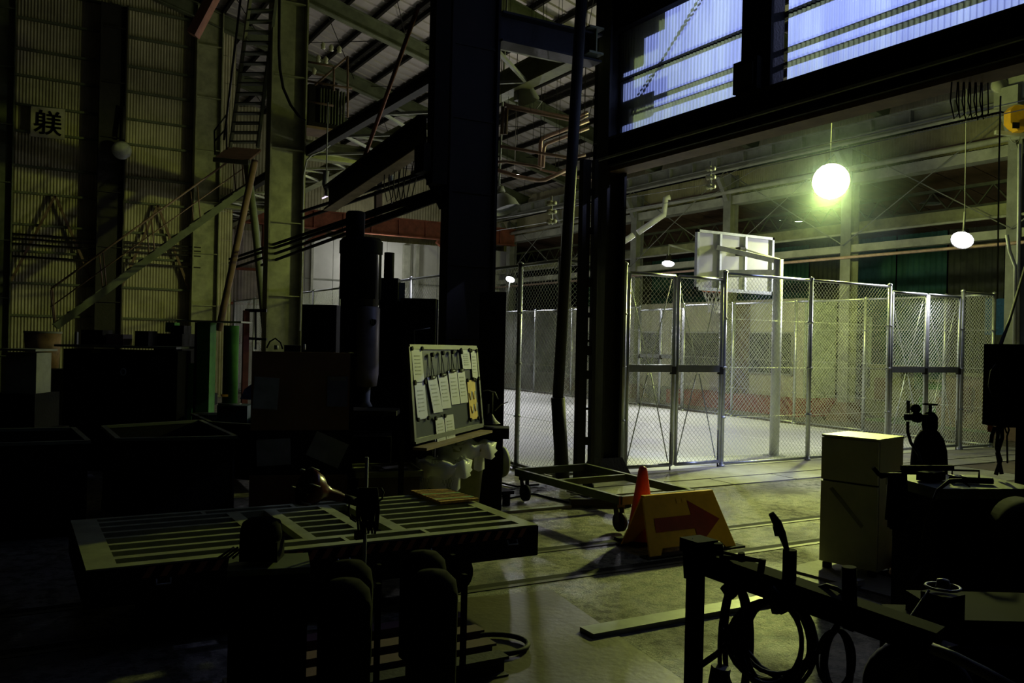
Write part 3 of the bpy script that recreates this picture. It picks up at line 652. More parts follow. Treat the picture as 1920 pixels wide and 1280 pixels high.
pipe('bent pale pipe lower end behind the fence', [(1145, 468), (1180, 446), (1188, 440)], 20.5, .07, PALE)
pipe('white conduit running down the nearest grey column', [(1888, 440), (1893, 470), (1904, 500), (1902, 645)], 15, .03, PALE)
pipe('straight pale conduit on the nearest grey column', [(1912, 270), (1908, 645)], 15, .03, PALE)
pipe('thin chain hanging from the hoist beam', [(1876, 180), (1873, 300), (1870, 560)], 7, .007, GREYP, 'chain', 5)
# trolley wires with insulators
for (x, y, D, lb) in ((1332, 330, 15, 'beside the backboard column'), (1034, 395, 15, 'beside the leaning pipe')):
    t = thing('insulator_rack', 'trolley wire insulators on a short rod ' + lb, 'insulator', aD(x, y, D))
    MB().tube([aD(x, y-28, D), aD(x+1, y+26, D)], .02, 6).build('rod', PALE, t)
    for dy in (-14, 2, 20):
        b = MB(); q = aD(x-3, y+dy, D-.05); b.lathe([(.0, -.03), (.05, -.03), (.03, 0), (.05, .03), (0, .03)], q, (0, 1, 0), 12); q = aD(x+5, y+dy, D-.05); b.lathe([(.0, -.03), (.04, -.03), (.025, 0), (.04, .03), (0, .03)], q, (0, 1, 0), 12); b.build('insulator', CREAM, t)
for k, (y0, y1) in enumerate(((352, 318), (374, 335))):
    MB().tube([aD(920, y0+60, 21), aD(1332, y0-7, 15), aD(1420, y1-20, 14), aD(1920, y1-130, 9)], .006, 4).build('trolley_wire', GREYP, label=['upper bare trolley wire stretched along the outer wall', 'lower bare trolley wire stretched along the outer wall'][k], cat='wire')
# hoist at the right
t = thing('chain_hoist', 'yellow chain hoist hanging near the top of the grey column', 'hoist', aD(1903, 240, 18))
D = 18
MB().poly([aD(1882, 212, D), aD(1882, 235, D), aD(1896, 250, D), (aD(1912, 250, D)), aD(1922, 235, D), aD(1924, 205, D), aD(1905, 200, D), aD(1890, 203, D)], -.25, (.5, .86, 0)).build('hook_block', YELL, t)
b = MB(); b.box(aD(1900, 185, D), (.55, .5, .4)); b.box(aD(1912, 168, D), (.5, .5, .5)); b.build('motor_case', GREYP, t)
MB().lathe([(0, -.06), (.15, -.05), (.16, .05), (0, .06)], aD(1873, 160, D), (-.5, -.8, 0), 16).build('bell', PALE, t)
b = MB(); hk = aD(1903, 258, D); b.tube([hk+V((math.cos(R(a))*.1*.86, -math.cos(R(a))*.1*.5, math.sin(R(a))*.1)) for a in range(100, -190, -20)], .012, 6); b.build('hook', GREYP, t)
MB().bar(aD(1866, 248, D), aD(1924, 254, D), .08, .08).build('guard_bar', PALE, t)
MB().box(aD(1905, 235, D-.3), (.14, .02, .12), -R(30)).build('rating_plate', BLACK, t)
t = thing('cable_festoon', 'dark looped cables hanging from the girder by the hoist', 'cable', aD(1815, 200, 9))
for k in range(6):
    x0 = 1785+k*11; dg = (aX(1815, 170, 7.45)-CAM).dot(CF); MB().tube([aD(x0, 146, dg), aD(x0-3, 190, dg), aD(x0+4, 220+rnd.random()*10, dg), aD(x0+13, 212, dg), aD(x0+12, 146, dg)], .0065, 5).build('cable_loop', RUBBER, t)
# cable and hooks hanging below the jib
t = thing('cable_festoon', 'thin looped cables hanging under the jib arm', 'cable', aD(735, 330, 14))
for k in range(5):
    x0 = 722+k*9; MB().tube([aD(x0, 296, 12.3), aD(x0-2, 350, 12.3), aD(x0+4, 378+k*3, 12.3), aD(x0+14, 370, 12.3), aD(x0+20+k*3, 290, 12.1)], .008, 5).build('cable_loop', DARK, t)
MB().tube([aD(731, 320, 14), aD(735, 345, 14)], .05, 6).build('clamp', GREYP, t)
t = thing('pendant_rod', 'dark crane pendant rod hanging above the motor', 'rod', aD(709, 414, 14))
MB().bar(aD(713, 335, 14), aD(710, 360, 14), .06, .06).build('upper_tube', DARK, t); MB().bar(aD(709, 358, 14), aD(709, 414, 14), .1, .1).build('control_box', BROWN, t)
# long dark bus bars crossing
lbs = ['topmost dark bus bar slanting behind the motor', 'second dark bus bar slanting behind the motor', 'third dark bus bar slanting behind the motor', 'lowest dark bus bar slanting behind the motor', 'upper bus bar just under the jib arm', 'lower bus bar just under the jib arm']
for k, (x0, y0, x1, y1) in enumerate(((430, 486, 815, 357), (430, 493, 815, 364), (430, 505, 815, 372), (490, 497, 815, 377), (565, 397, 800, 322), (565, 410, 800, 330))):
    MB().bar(aX(x0, y0, 4.9+.02*k), aX(x1, y1, 4.9+.02*k), .04, .05).build('bus_bar', BLACK, label=lbs[k], cat='bar')
t = thing('power_cable', 'thick black cable sagging across the olive column', 'cable', aD(525, 150, 19))
MB().tube([aD(524, -10, 18.2), aD(523, 90, 18.2), aD(525, 130, 18.2), aD(531, 165, 18.2), aD(545, 197, 18.2), aD(560, 217, 18.2), aD(572, 226, 18.3)], .03, 7).build('cable', RUBBER, t)
pipe('pale cable drooping off the green beam', [(621, 262), (618, 272), (606, 282), (585, 290), (575, 300), (569, 330), (566, 500), (562, 620)], 18, .018, PALE, 'cable')

# ------------------------------------------------------------------ stair, platform and steep ladder at the left
t = thing('access_stair', 'dark steel stair rising across the gable wall to the platform', 'stair', aY(100, 618, 24))
A, B = aY(105, 612, 24.), aY(474, 345, 24.); A2, B2 = A+V((0, 1.0, 0)), B+V((0, 1.0, 0))
MB().bar(A, B, .08, .17, (0, 0, 1)).build('stringer', OLIVED, t); MB().bar(A2, B2, .08, .17).build('stringer', OLIVED, t)
n = 17
for k in range(n):
    q = A.lerp(B, (k+.5)/n); MB().box(q+V((0, .5, .02)), (.26, .92, .03)).build('tread', DARK, t)
for off in (V((0, 0, 0)), V((0, 1.0, 0))):
    MB().tube([A+off+V((-.1, 0, .95)), B+off+V((-.3, 0, .85))], .022, 6).build('handrail', BROWN, t)
    MB().tube([A+off+V((-.1, 0, .5)), B+off+V((-.2, 0, .45))], .015, 6).build('knee_rail', BROWN, t)
    for k in range(5): q = A.lerp(B, k/4.2)+off; MB().tube([q, q+V((-.1, 0, .93))], .018, 6).build('baluster', BROWN, t)
t = thing('landing_platform', 'brown plank landing where the stair meets the steep ladder', 'platform', aD(445, 287, 21))
MB().poly([aD(400, 297, 20.2), aD(462, 303, 20.2), aD(490, 280, 22), aD(428, 275, 22)], .05, (0, 0, -1)).build('deck', mat('brown plank deck', (.34, .21, .10), .8, scale=4), t)
MB().bar(aD(400, 299, 20.1), aD(466, 305, 20.1), .06, .1).build('edge_beam', DARK, t)
b = MB()
for p, q in (((403, 290), (402, 245)), ((402, 245), (425, 215)), ((402, 265), (425, 240)), ((425, 280), (425, 215))): b.tube([aD(*p, 20.4), aD(*q, 20.4)], .02, 6)
b.build('guard_rail', DARK, t)
t = thing('steep_ladder', 'steep olive step ladder rising from the landing past the lit column', 'ladder', aD(455, 275, 19.5))
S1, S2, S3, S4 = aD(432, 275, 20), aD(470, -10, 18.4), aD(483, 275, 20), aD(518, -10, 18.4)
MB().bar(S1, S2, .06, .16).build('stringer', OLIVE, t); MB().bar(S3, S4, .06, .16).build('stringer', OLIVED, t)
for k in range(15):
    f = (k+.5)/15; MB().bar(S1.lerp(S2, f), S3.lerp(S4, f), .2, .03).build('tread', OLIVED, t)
MB().tube([aD(420, 262, 20), aD(452, -10, 18.4)], .025, 6).build('handrail', DARK, t)
pipe('brown strut propping the landing, slanting down past the green machine', [(478, 300), (410, 620)], 20.3, .08, BROWN)
pipe('olive strut leaning against the foot of the lit column', [(462, 300), (478, 420), (500, 640)], 20.5, .09, OLIVED)
t = thing('roof_bracket', 'short brown timber under the roof left of the steep ladder', 'bracket', aD(380, 35, 20)); MB().bar(aD(362, 66, 20), aD(402, -10, 20), .3, .2).build('timber', mat('brown timber', (.3, .13, .07), .8), t)
# transformer behind the lit column
t = thing('transformer', 'dark finned transformer on a shelf behind the lit column', 'transformer', aD(606, 240, 20.5))
c0 = aD(600, 205, 20.5); MB().box(c0, (.72, .6, .95)).build('tank', BLACK, t)
for k in range(9): MB().box(c0+V((-.1+.07*k, -.34, 0)), (.02, .12, .8)).build('cooling_fin', OLIVED, t)
for k, (x, y) in enumerate(((606, 86), (621, 90), (636, 93), (597, 110), (611, 113), (589, 134))):
    MB().lathe([(.02, -.08), (.06, -.06), (.04, -.02), (.06, .02), (.04, .06), (0, .1)], aD(x, y, 20), (0, 0, 1), 10).build('bushing', CREAM, t)
for p, q in (((575, 115), (625, 125)), ((575, 136), (610, 142)), ((652, 105), (652, 220)), ((626, 125), (626, 170)), ((652, 106), (590, 160)), ((576, 152), (660, 166)), ((575, 190), (625, 198))):
    MB().tube([aD(*p, 20), aD(*q, 20)], .025, 6).build('frame_tube', BROWN, t)
b = MB(); b.box(aD(600, 248, 20.5), (1.2, .8, .06)); b.build('shelf', BROWN, t)

# ------------------------------------------------------------------ character sign on the gable wall
t = thing('wall_sign', 'square pale sign with one bold dark character high on the gable wall', 'sign', aY(90, 260, 28.1))
s0, s1, s2, s3 = aY(58, 199, 28.0), aY(122, 205, 28.0), aY(121, 262, 28.0), aY(57, 255, 28.0)
SIGNM = mat('aged sign panel', (.42, .40, .28), .7, var=.15)
bo = MB().poly([s0, s3, s2, s1], .04, (0, 1, 0)).build('panel', SIGNM, t)
tcu = bpy.data.curves.new('character', 'FONT'); tcu.body = '躾'; tcu.align_x = 'CENTER'; tcu.align_y = 'CENTER'; tcu.size = .92; tcu.extrude = .005
tmp = bpy.data.objects.new('tmp', tcu); COL.objects.link(tmp)
me = bpy.data.meshes.new_from_object(tmp.evaluated_get(bpy.context.evaluated_depsgraph_get())); bpy.data.objects.remove(tmp)
me.materials.clear(); me.materials.append(BLACK)
mc = (s0+s1+s2+s3)/4; dims = [max(v.co[i] for v in me.vertices)-min(v.co[i] for v in me.vertices) for i in (0, 1)]
ctr = [(max(v.co[i] for v in me.vertices)+min(v.co[i] for v in me.vertices))/2 for i in (0, 1)]
sc = .8*(s1-s0).length/dims[0]
bmx = bmesh.new()
for dx, dz in ((0, 0), (.011, 0), (-.011, 0), (0, .009), (0, -.009)):
    m2 = me.copy(); m2.transform(Matrix.Translation(root_inv(t)@(mc+V((dx, -.02, dz)))) @ Matrix.Rotation(math.pi/2, 4, 'X') @ Matrix.Scale(sc, 4) @ Matrix.Translation((-ctr[0], -ctr[1], 0)))
    bmx.from_mesh(m2); bpy.data.meshes.remove(m2)
bmx.to_mesh(me); bmx.free()
obj_new('character', me, t)

# ------------------------------------------------------------------ flatbed rail cart
t = thing('flatbed_cart', 'low olive slatted flatbed cart standing on the floor rails', 'cart', (1.94, 6.34, 0))
x0, x1, y0, y1, zt = .40, 3.48, 5.58, 7.10, .56
def tb(nm, a, b_, mt=OLIVE, p=None): return MB().b2(a, b_).build(nm, mt, p or t)
tb('end_beam', (x0, y0, zt-.05), (x0+.17, y1, zt)); tb('end_beam', (x1-.11, y0, zt-.05), (x1, y1, zt))
tb('side_beam', (x0+.17, y0, zt-.05), (x1-.11, y0+.085, zt)); tb('side_beam', (x0+.17, y1-.05, zt-.05), (x1-.11, y1, zt))
tb('inner_beam', (x0+.17, y0+.2, zt-.05), (x1-.11, y0+.27, zt)); tb('inner_beam', (x0+.17, y1-.19, zt-.05), (x1-.11, y1-.14, zt))
for xx, w_ in ((1.47, .1), (1.76, .09), (2.19, .09), (2.42, .1)): tb('cross_beam', (xx, y0+.27, zt-.05), (xx+w_, y1-.19, zt))
for (a, b_) in ((x0+.17, 1.47), (1.85, 2.19), (2.52, x1-.11)):
    for k in range(5): tb('slat', (a, y0+.40+k*.19, zt-.05), (b_, y0+.445+k*.19, zt))
for xx in (1.3, 2.0, 2.6): tb('short_bar', (xx, y0+.085, zt-.04), (xx+.03, y0+.2, zt)); tb('short_bar', (xx, y1-.14, zt-.04), (xx+.03, y1-.05, zt))
tb('side_skirt', (x0, y0-.01, .33), (x1, y0, zt-.01), BLACK); tb('side_skirt', (x0, y1, .33), (x1, y1+.01, zt-.01), BLACK)
tb('end_plate', (x1, y0, .33), (x1+.01, y1, zt-.01), BLACK); tb('end_plate', (x0-.01, y0, .33), (x0, y1, zt-.01), BLACK)
b = MB()
for k in range(27):
    xx = x0+.3+k*.1; b.poly([(xx, y0-.012, .48), (xx+.04, y0-.012, .48), (xx+.08, y0-.012, .545), (xx+.04, y0-.012, .545)], .001, (0, -1, 0))
b.build('hazard_stripes', mat('faded hazard orange', (.25, .08, .03), .7), t)
tb('under_frame', (x0+.3, y0+.15, .24), (x1-.5, y1-.15, .33), BLACK); tb('battery_box', (1.0, y0+.2, .06), (1.9, y1-.3, .24), BLACK)
for xx in (1.0, 2.95):
    for yy in (5.94, 6.78): MB().cyl((xx, yy-.05, .17), (xx, yy+.05, .17), .155, 20).build('wheel', BLACK, t)
    MB().cyl((xx, 5.8, .17), (xx, 6.95, .17), .03, 8).build('axle', BLACK, t)
for xx in (x0+.42, 1.95, 2.55, 3.25): MB().tube([(xx-.04, y0-.02, .47), (xx-.04, y0-.04, .44), (xx+.04, y0-.04, .44), (xx+.04, y0-.02, .47)], .006, 5).build('lashing_hook', GREYP, t)
# striped mat on the cart corner
mp_ = [aZ(770, 923, .575), aZ(826, 945, .575), aZ(898, 938, .575), aZ(838, 920, .575)]
t = thing('striped_mat', 'small striped green and ochre mat lying on the cart corner', 'mat', mp_[0])
MB().poly(mp_, .02, (0, 0, 1)).build('base', mat('ochre woven mat', (.50, .27, .05), .9, scale=40, var=.5), t)
b = MB(); g_ = MB(); u1, v1 = mp_[2]-mp_[1], mp_[0]-mp_[1]
P4 = lambda a, c: (mp_[0].lerp(mp_[3], a)).lerp(mp_[1].lerp(mp_[2], a), c)+V((0, 0, .021))
for k in range(9):
    tgt = g_ if k in (3, 7) else b; c_ = .08+k*.1
    tgt.poly([P4(0, c_), P4(0, c_+.03), P4(1, c_+.06), P4(1, c_+.03)], .002, (0, 0, 1))
b.build('dark_stripes', BLACK, t); g_.build('green_stripes', mat('green cloth', (.06, .40, .16), .9), t)

# ------------------------------------------------------------------ cone and arrow sign
t = thing('traffic_cone', 'red traffic cone standing behind the arrow sign', 'cone', (5.40, 6.72, 0))
MB().lathe([(.15, .03), (.145, .06), (.045, .70), (.035, .735), (.0, .75)], (5.40, 6.72, 0), n=28).build('body', REDC, t)
MB().b2((5.21, 6.53, 0), (5.59, 6.91, .03)).build('base', BLACK, t)
t = thing('arrow_sign', 'yellow folding floor sign with a dark red arrow', 'sign', (5.6, 6.42, 0))
def apan(ridge, foot, name, inset=.03):
    (ax, ay, az), (bx, by, bz) = ridge; (cx_, cy_, cz), (dx, dy, dz) = foot
    P = [V(foot[0]), V(foot[0]).lerp(V(foot[1]), .12), V(foot[0]).lerp(V(foot[1]), .16)+V((0, (ay-cy_)*.12, .06)), V(foot[0]).lerp(V(foot[1]), .84)+V((0, (ay-cy_)*.12, .06)), V(foot[0]).lerp(V(foot[1]), .88), V(foot[1]), V(ridge[1]), V(ridge[0])]
    return MB().poly(P, .018, (0, -1 if cy_ < ay else 1, .3)).build(name, YELL, t)
rd = ((5.16, 6.43, .5), (6.04, 6.43, .5)); ft = ((5.06, 6.18, 0.005), (6.12, 6.18, 0.005)); fb = ((5.13, 6.68, 0.005), (6.14, 6.68, 0.005))
fp = apan(rd, ft, 'front_panel'); bp_ = apan(rd, fb, 'back_panel')
def sp_(u_, v_, dd=-.024):
    a = V(ft[0]).lerp(V(ft[1]), u_); b_ = V(rd[0]).lerp(V(rd[1]), u_); return a.lerp(b_, v_)+V((0, dd, -.0))
MB().poly([sp_(.10, .40), sp_(.58, .40), sp_(.58, .64), sp_(.10, .64)], .002, (0, -1, .3)).build('arrow_shaft', ARROW, fp)
MB().poly([sp_(.58, .10), sp_(.93, .52), sp_(.58, .90)], .002, (0, -1, .3)).build('arrow_head', ARROW, fp)
MB().poly([V((5.17, 6.62, .2)), V((5.4, 6.62, .2)), V((5.4, 6.57, .3)), V((5.19, 6.57, .3))], .01, (0, -1, -.3)).build('back_arrow', ARROW, bp_)
MB().box((5.6, 6.43, .505), (.86, .05, .03)).build('hinge_ridge', YELL, t)
for xx in (5.52, 5.6): MB().poly([sp_((xx-5.06)/1.06, .86), sp_((xx-5.06)/1.06+.055, .86), sp_((xx-5.06)/1.06+.055, .94), sp_((xx-5.06)/1.06, .94)], .003, (0, -1, .3)).build('handle_slot', mat('lit slot orange', (.9, .5, .04), .5), fp)
MB().b2((5.0, 6.12, 0), (6.2, 6.24, .015)).build('foot_bar', BLACK, t); MB().b2((5.1, 6.64, 0), (6.2, 6.74, .015)).build('foot_bar', BLACK, t)

# ------------------------------------------------------------------ wheeled frame
t = thing('wheeled_frame', 'empty steel frame dolly on casters in front of the slim column', 'dolly', (5.88, 8.1, 0))
F4 = [V((5.36, 9.10, .35)), V((5.40, 7.06, .35)), V((6.38, 7.08, .35)), V((6.42, 9.14, .35))]
for i in range(4): MB().bar(F4[i], F4[(i+1) % 4], .05, .085).build('side_rail', OLIVED, t)
MB().bar(F4[0].lerp(F4[1], .42), F4[3].lerp(F4[2], .42), .05, .07).build('cross_rail', OLIVED, t)
for q in F4:
    q = q.lerp(V((5.89, 8.1, .35)), .1); w_ = MB(); b = MB()
    b.box(q-V((0, 0, .06)), (.1, .09, .05)); b.bar(q-V((.04, 0, .06)), q-V((.03, .03, .24)), .012, .07, (0, 1, 0)); b.bar(q-V((-.04, 0, .06)), q-V((-.03, .03, .24)), .012, .07, (0, 1, 0))
    f = b.build('caster_fork', DARK, t); w_.cyl(q+V((-.022, -.03, -.235)), q+V((.022, -.03, -.235)), .10, 18); w_.build('wheel', RUBBER, f)
t = thing('floor_beam', 'short dark steel offcut lying under the wheeled frame', 'steel bar', (6.1, 8.3, 0)); MB().bar((5.75, 8.5, .05), (6.45, 8.25, .05), .1, .1).build('bar', DARK, t)
pth = [aZ(x, y, .012) for x, y in ((925, 925), (955, 934), (1000, 925), (1060, 940), (1100, 952), (1145, 938))]
MB().tube(pth, .012, 6).build('floor_cable', RUBBER, label='black cable trailing on the floor by the wheeled frame', cat='cable')
for k, (pp, lb) in enumerate((([(890, 912), (930, 903), (970, 912), (1010, 908)], 'dark hose on the floor behind the caster'), ([(895, 922), (935, 921), (965, 916)], 'second dark hose on the floor behind the caster'))):
    MB().tube([aZ(x, y, .02) for x, y in pp], .015, 6).build('floor_hose', RUBBER, label=lb, cat='hose')
t = thing('floor_block', 'low black stand on the floor by the locker', 'stand', aZ(925, 945)); q = aZ(925, 950)
MB().box(q+V((0, .1, .16)), (.5, .3, .04)).build('top', BLACK, t)
for a in (-.2, .2): MB().box(q+V((a, .05, .07)), (.05, .1, .14)).build('leg', BLACK, t)

# ------------------------------------------------------------------ fridge
t = thing('refrigerator', 'small cream two door refrigerator standing on a base plate', 'refrigerator', (6.50, 5.05, 0), R(13.5))
def LB(nm, a, b_, mt, p=None): return MB().b2(a, b_).build(nm, mt, p or t, local=True)
LB('cabinet', (-.21, -.25, .07), (.26, .25, 1.17), CREAM); LB('top_panel', (-.24, -.255, 1.17), (.265, .255, 1.19), CREAM)
LB('upper_door', (-.25, -.25, .80), (-.222, .25, 1.165), CREAM); LB('lower_door', (-.25, -.25, .08), (-.222, .25, .785), CREAM)
LB('door_gasket', (-.222, -.245, .08), (-.21, .245, 1.16), RUBBER)
for a, b_ in ((-.2, -.2), (.2, -.2), (-.2, .2), (.2, .2)): LB('foot', (a-.03, b_-.03, .02), (a+.03, b_+.03, .07), BLACK)
MB().poly([V((-.252, .14, .74)), V((-.252, .17, .72)), V((-.252, -.12, .42)), V((-.252, -.14, .45))], .001, (-1, 0, 0)).build('faded_sticker', mat('faded sticker', (.22, .22, .15), .7), t, local=True)
MB().poly([(6.0, 4.35, 0), (7.2, 4.6, 0), (7.1, 5.5, 0), (5.9, 5.35, 0)], .018, (0, 0, 1)).build('base_plate', SLAB, label='flat plate on the floor under the refrigerator', cat='plate')
MB().box(aZ(1610, 1091, .05), (.08, .05, .04)).build('paper_scrap', PAPER, label='crumpled white scrap at the foot of the refrigerator', cat='scrap')
MB().bar(aZ(1594, 1122, .03), aZ(1650, 1140, .03), .13, .03).build('steel_strip', SLAB, label='pale steel strip on the floor seen over the rack beam', cat='steel bar')

# ------------------------------------------------------------------ cable rack at the lower right
t = thing('cable_rack', 'black steel beam rack with upright tube at the lower right', 'rack', aD(1310, 1280, 3.3))
A, B = aD(1305, 1045, 3.3), aD(1760, 1205, 2.72)
MB().bar(A, B, .09, .085).build('top_beam', UNLITB, t)
MB().bar(A+V((.0, 0, -.03)), V((A.x, A.y, .02)), .05, .05).build('leg', UNLITB, t); MB().box((A.x, A.y, .01), (.25, .2, .02)).build('foot_plate', UNLITB, t)
MB().bar(B, V((B.x, B.y, .02)), .08, .08).build('leg', UNLITB, t)
q = aD(1480, 1075, 3.05)
MB().tube([aD(1479, 1125, 3.05), aD(1481, 1030, 3.05)], .024, 12).build('holder_tube', UNLITB, t)
MB().tube([aD(1593, 1160, 2.9), aD(1592, 1062, 2.9)], .024, 12).build('holder_tube', UNLITB, t)
for (x, y, D_) in ((1378, 1083, 3.2), (1453, 1120, 3.1), (1585, 1150, 2.92)):
    hk = aD(x, y, D_); MB().tube([hk, hk-V((0, 0, .03)), hk-V((0, 0, .04)), hk+V((.01, -.02, -.045)), hk+V((.015, -.04, -.03))], .012, 8).build('hook', UNLITB, t)
t = thing('torch', 'black welding torch stuck in the upright tube of the rack', 'torch', aD(1480, 1030, 3.05))
MB().tube([aD(1477, 1035, 3.05), aD(1466, 1000, 3.05), aD(1457, 980, 3.05), aD(1446, 962, 3.05)], .012, 8, True, [.008, .014, .016, .01]).build('handle', UNLITB, t)
MB().tube([aD(1462, 1002, 3.05), aD(1458, 985, 3.05)], .02, 6).build('trigger', UNLITB, t)
t = thing('bar_clamp', 'black bar clamp lying along the top of the rack beam', 'clamp', aD(1340, 1030, 3.25))
b = MB(); b.tube([aD(1320, 1028, 3.2), aD(1428, 1051, 3.1)], .006, 6); b.tube([aD(1350, 1044, 3.2), aD(1428, 1051, 3.1)], .008, 6); b.tube([aD(1430, 1048, 3.1), aD(1426, 1072, 3.1)], .014, 6); b.tube([aD(1390, 1036, 3.1), aD(1391, 1052, 3.1)], .014, 6)
b.build('frame', UNLITB, t)
b = MB(); b.box(aD(1310, 1022, 3.25), (.1, .1, .05)); b.tube([aD(1296, 1014, 3.25), aD(1330, 1026, 3.25)], .012, 6); b.tube([aD(1347, 1018, 3.2), aD(1349, 1040, 3.2)], .016, 8); b.tube([aD(1289, 1022, 3.3), aD(1288, 1083, 3.3)], .016, 8, True, [.02, .012]); b.build('jaw', UNLITB, t)
def loops(label, x, y, D, rx, ry, n, r, seed, skew=0, group=None):
    t = thing('cable_coil', label, 'cable', aD(x, y, D)); rn = random.Random(seed)
    for k in range(n):
        ox, oy = rn.uniform(-.16, .16)*rx+skew*(k-n/2), rn.uniform(-4, 6); sx, sy = rx*rn.uniform(.72, 1.1), ry*rn.uniform(.82, 1.08); dz = .012*k-.006*n
        P = []
        for j in range(26):
            a = 2*math.pi*j/26; top = y-ry
            P.append(aD(x+ox+sx*math.sin(a), top+oy*.3+sy*(1-math.cos(a)), D+dz))
        MB().tube(P, r, 6, closed=True).build('cable_turn', RUBBER, t)
    return t
c_ = loops('thick black cable coil hung from the middle of the rack', 1452, 1205, 3.05, 72, 80, 9, .0085, 3, 1)
MB().tube([aD(1440, 1110, 3.0), aD(1455, 1122, 3.0), aD(1462, 1145, 3.0)], .03, 8).build('tie', RUBBER, c_)
c2 = loops('long narrow black cable loop hung near the rack leg', 1380, 1215, 3.15, 25, 118, 4, .008, 5, 3)
MB().tube([aD(1352, 1250, 3.1), aD(1345, 1290, 3.1)], .035, 8).build('plug', RUBBER, c2)
MB().tube([aD(1360, 1098, 3.1), aD(1374, 1118, 3.1)], .022, 8).build('clip', RUBBER, c2)
loops('thin black cable bundle hung from the second hook of the rack', 1572, 1245, 2.9, 30, 64, 9, .0055, 9, 1)
t = thing('loose_cable', 'slack black cable crossing between the hung coils', 'cable', aD(1400, 1200, 3.1))
MB().tube([aD(1315, 1246, 3.12), aD(1345, 1225, 3.12), aD(1375, 1195, 3.12), aD(1400, 1160, 3.1), aD(1422, 1130, 3.1)], .011, 6).build('cable', RUBBER, t)
MB().tube([aD(1355, 1180, 3.12), aD(1395, 1215, 3.12), aD(1425, 1250, 3.1), aD(1470, 1276, 3.05)], .011, 6).build('cable', RUBBER, t)
MB().tube([aD(1533, 1222, 2.95), aD(1556, 1190, 2.92), aD(1570, 1172, 2.9)], .011, 6).build('cable', RUBBER, t)
MB().tube([aD(1535, 1102, 3.0), aD(1550, 1097, 3.0), aD(1570, 1104, 2.95), aD(1585, 1114, 2.95)], .008, 6).build('cable', RUBBER, t)

# ------------------------------------------------------------------ gas cylinder, tool cart, control box
g = aD(1741, 900, 6.0); g.z = 0
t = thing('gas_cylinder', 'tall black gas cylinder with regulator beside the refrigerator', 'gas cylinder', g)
MB().lathe([(.0, 0), (.115, .01), (.118, .05), (.118, 1.17), (.112, 1.26), (.09, 1.34), (.06, 1.385), (.045, 1.40), (.0, 1.40)], g, n=32).build('tank', UNLITB, t)
MB().lathe([(.045, 1.38), (.052, 1.43), (.05, 1.49), (.03, 1.52), (0, 1.525)], g, n=20).build('valve_guard', UNLITB, t)
b = MB(); b.cyl(g+V((0, 0, 1.5)), g+V((0, 0, 1.575)), .012, 8); b.tube([g+V((math.cos(k*R(30))*.045, math.sin(k*R(30))*.045, 1.575)) for k in range(12)], .006, 6, closed=True); b.bar(g+V((-.045, 0, 1.575)), g+V((.045, 0, 1.575)), .01, .008); b.build('valve_wheel', UNLITB, t)
b = MB(); rg = aD(1716, 782, 5.95); b.cyl(rg-CR*.05, rg+CR*.12, .02, 10); b.lathe([(0, -.03), (.036, -.025), (.036, .02), (0, .028)], rg+CR*.01, CF, 18); b.cyl(rg-CR*.07, rg-CR*.03, .022, 10); b.build('regulator', UNLITB, t)
MB().lathe([(0, -.02), (.03, -.018), (.03, .014), (0, .018)], rg+V((0, 0, .06)), CF, 18).build('gauge', UNLITB, t)
MB().tube([aD(1703, 738+36, 5.95), aD(1703, 738+12, 5.95)], .012, 8).build('flow_tube', GREYP, t)
MB().tube([aD(1702, 790, 5.9), aD(1702, 810, 5.9), aD(1708, 830, 5.85), aD(1722, 850, 5.8), aD(1731, 875, 5.6)], .011, 6).build('hose', RUBBER, t)
MB().lathe([(.122, .9), (.122, .93)], g, n=24).build('chain_band', GREYP, t)
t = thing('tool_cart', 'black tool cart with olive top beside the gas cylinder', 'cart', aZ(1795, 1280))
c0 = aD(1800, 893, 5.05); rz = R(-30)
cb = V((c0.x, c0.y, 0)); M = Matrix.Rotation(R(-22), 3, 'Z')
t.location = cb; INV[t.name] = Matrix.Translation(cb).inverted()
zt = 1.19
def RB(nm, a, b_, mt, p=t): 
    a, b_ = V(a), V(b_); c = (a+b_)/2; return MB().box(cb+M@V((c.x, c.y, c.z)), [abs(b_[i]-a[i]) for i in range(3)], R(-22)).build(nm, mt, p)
RB('top', (-.31, -.25, zt-.06), (.31, .25, zt), OLIVED); RB('cabinet', (-.28, -.22, .12), (.28, .22, zt-.06), UNLITB)
RB('drawer', (-.26, -.235, .85), (.26, -.22, 1.08), UNLITB); RB('drawer', (-.26, -.235, .55), (.26, -.22, .82), UNLITB); RB('door', (-.26, -.235, .16), (.26, -.22, .52), UNLITB)
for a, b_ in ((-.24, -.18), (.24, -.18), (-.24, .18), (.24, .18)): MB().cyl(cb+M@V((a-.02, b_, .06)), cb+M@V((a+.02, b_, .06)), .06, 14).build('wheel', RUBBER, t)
MB().tube([cb+M@V((.02, .1, zt)), cb+M@V((.02, .1, zt+.05)), cb+M@V((.18, .08, zt+.05)), cb+M@V((.18, .08, zt))], .007, 6).build('bail', DARK, label='black bail standing up on the tool cart top', cat='bail')
MB().tube([cb+M@V((-.04, .05, zt+.03)), cb+M@V((.04, -.05, zt+.012))], .006, 5).build('spanner', ALU, label='shiny spanner lying on the tool cart', cat='tool')
MB().tube([cb+M@V((.02, .03, zt+.03)), cb+M@V((.07, -.06, zt+.012))], .005, 5).build('chisel', ALU, label='shiny chisel beside the spanner on the tool cart', cat='tool')
b = MB(); b.box(cb+M@V((-.17, .02, zt+.03)), (.16, .1, .05), .2); b.tube([cb+M@V((-.1, -.05, zt+.02)), cb+M@V((.12, -.12, zt+.02))], .018, 6); b.build('welding_gun', UNLITB, label='black greasy tools heaped on the tool cart', cat='tool')
t = thing('hanging_hoses', 'bundle of black hoses hung over a bar beside the refrigerator', 'hose', aD(1680, 890, 4.95))
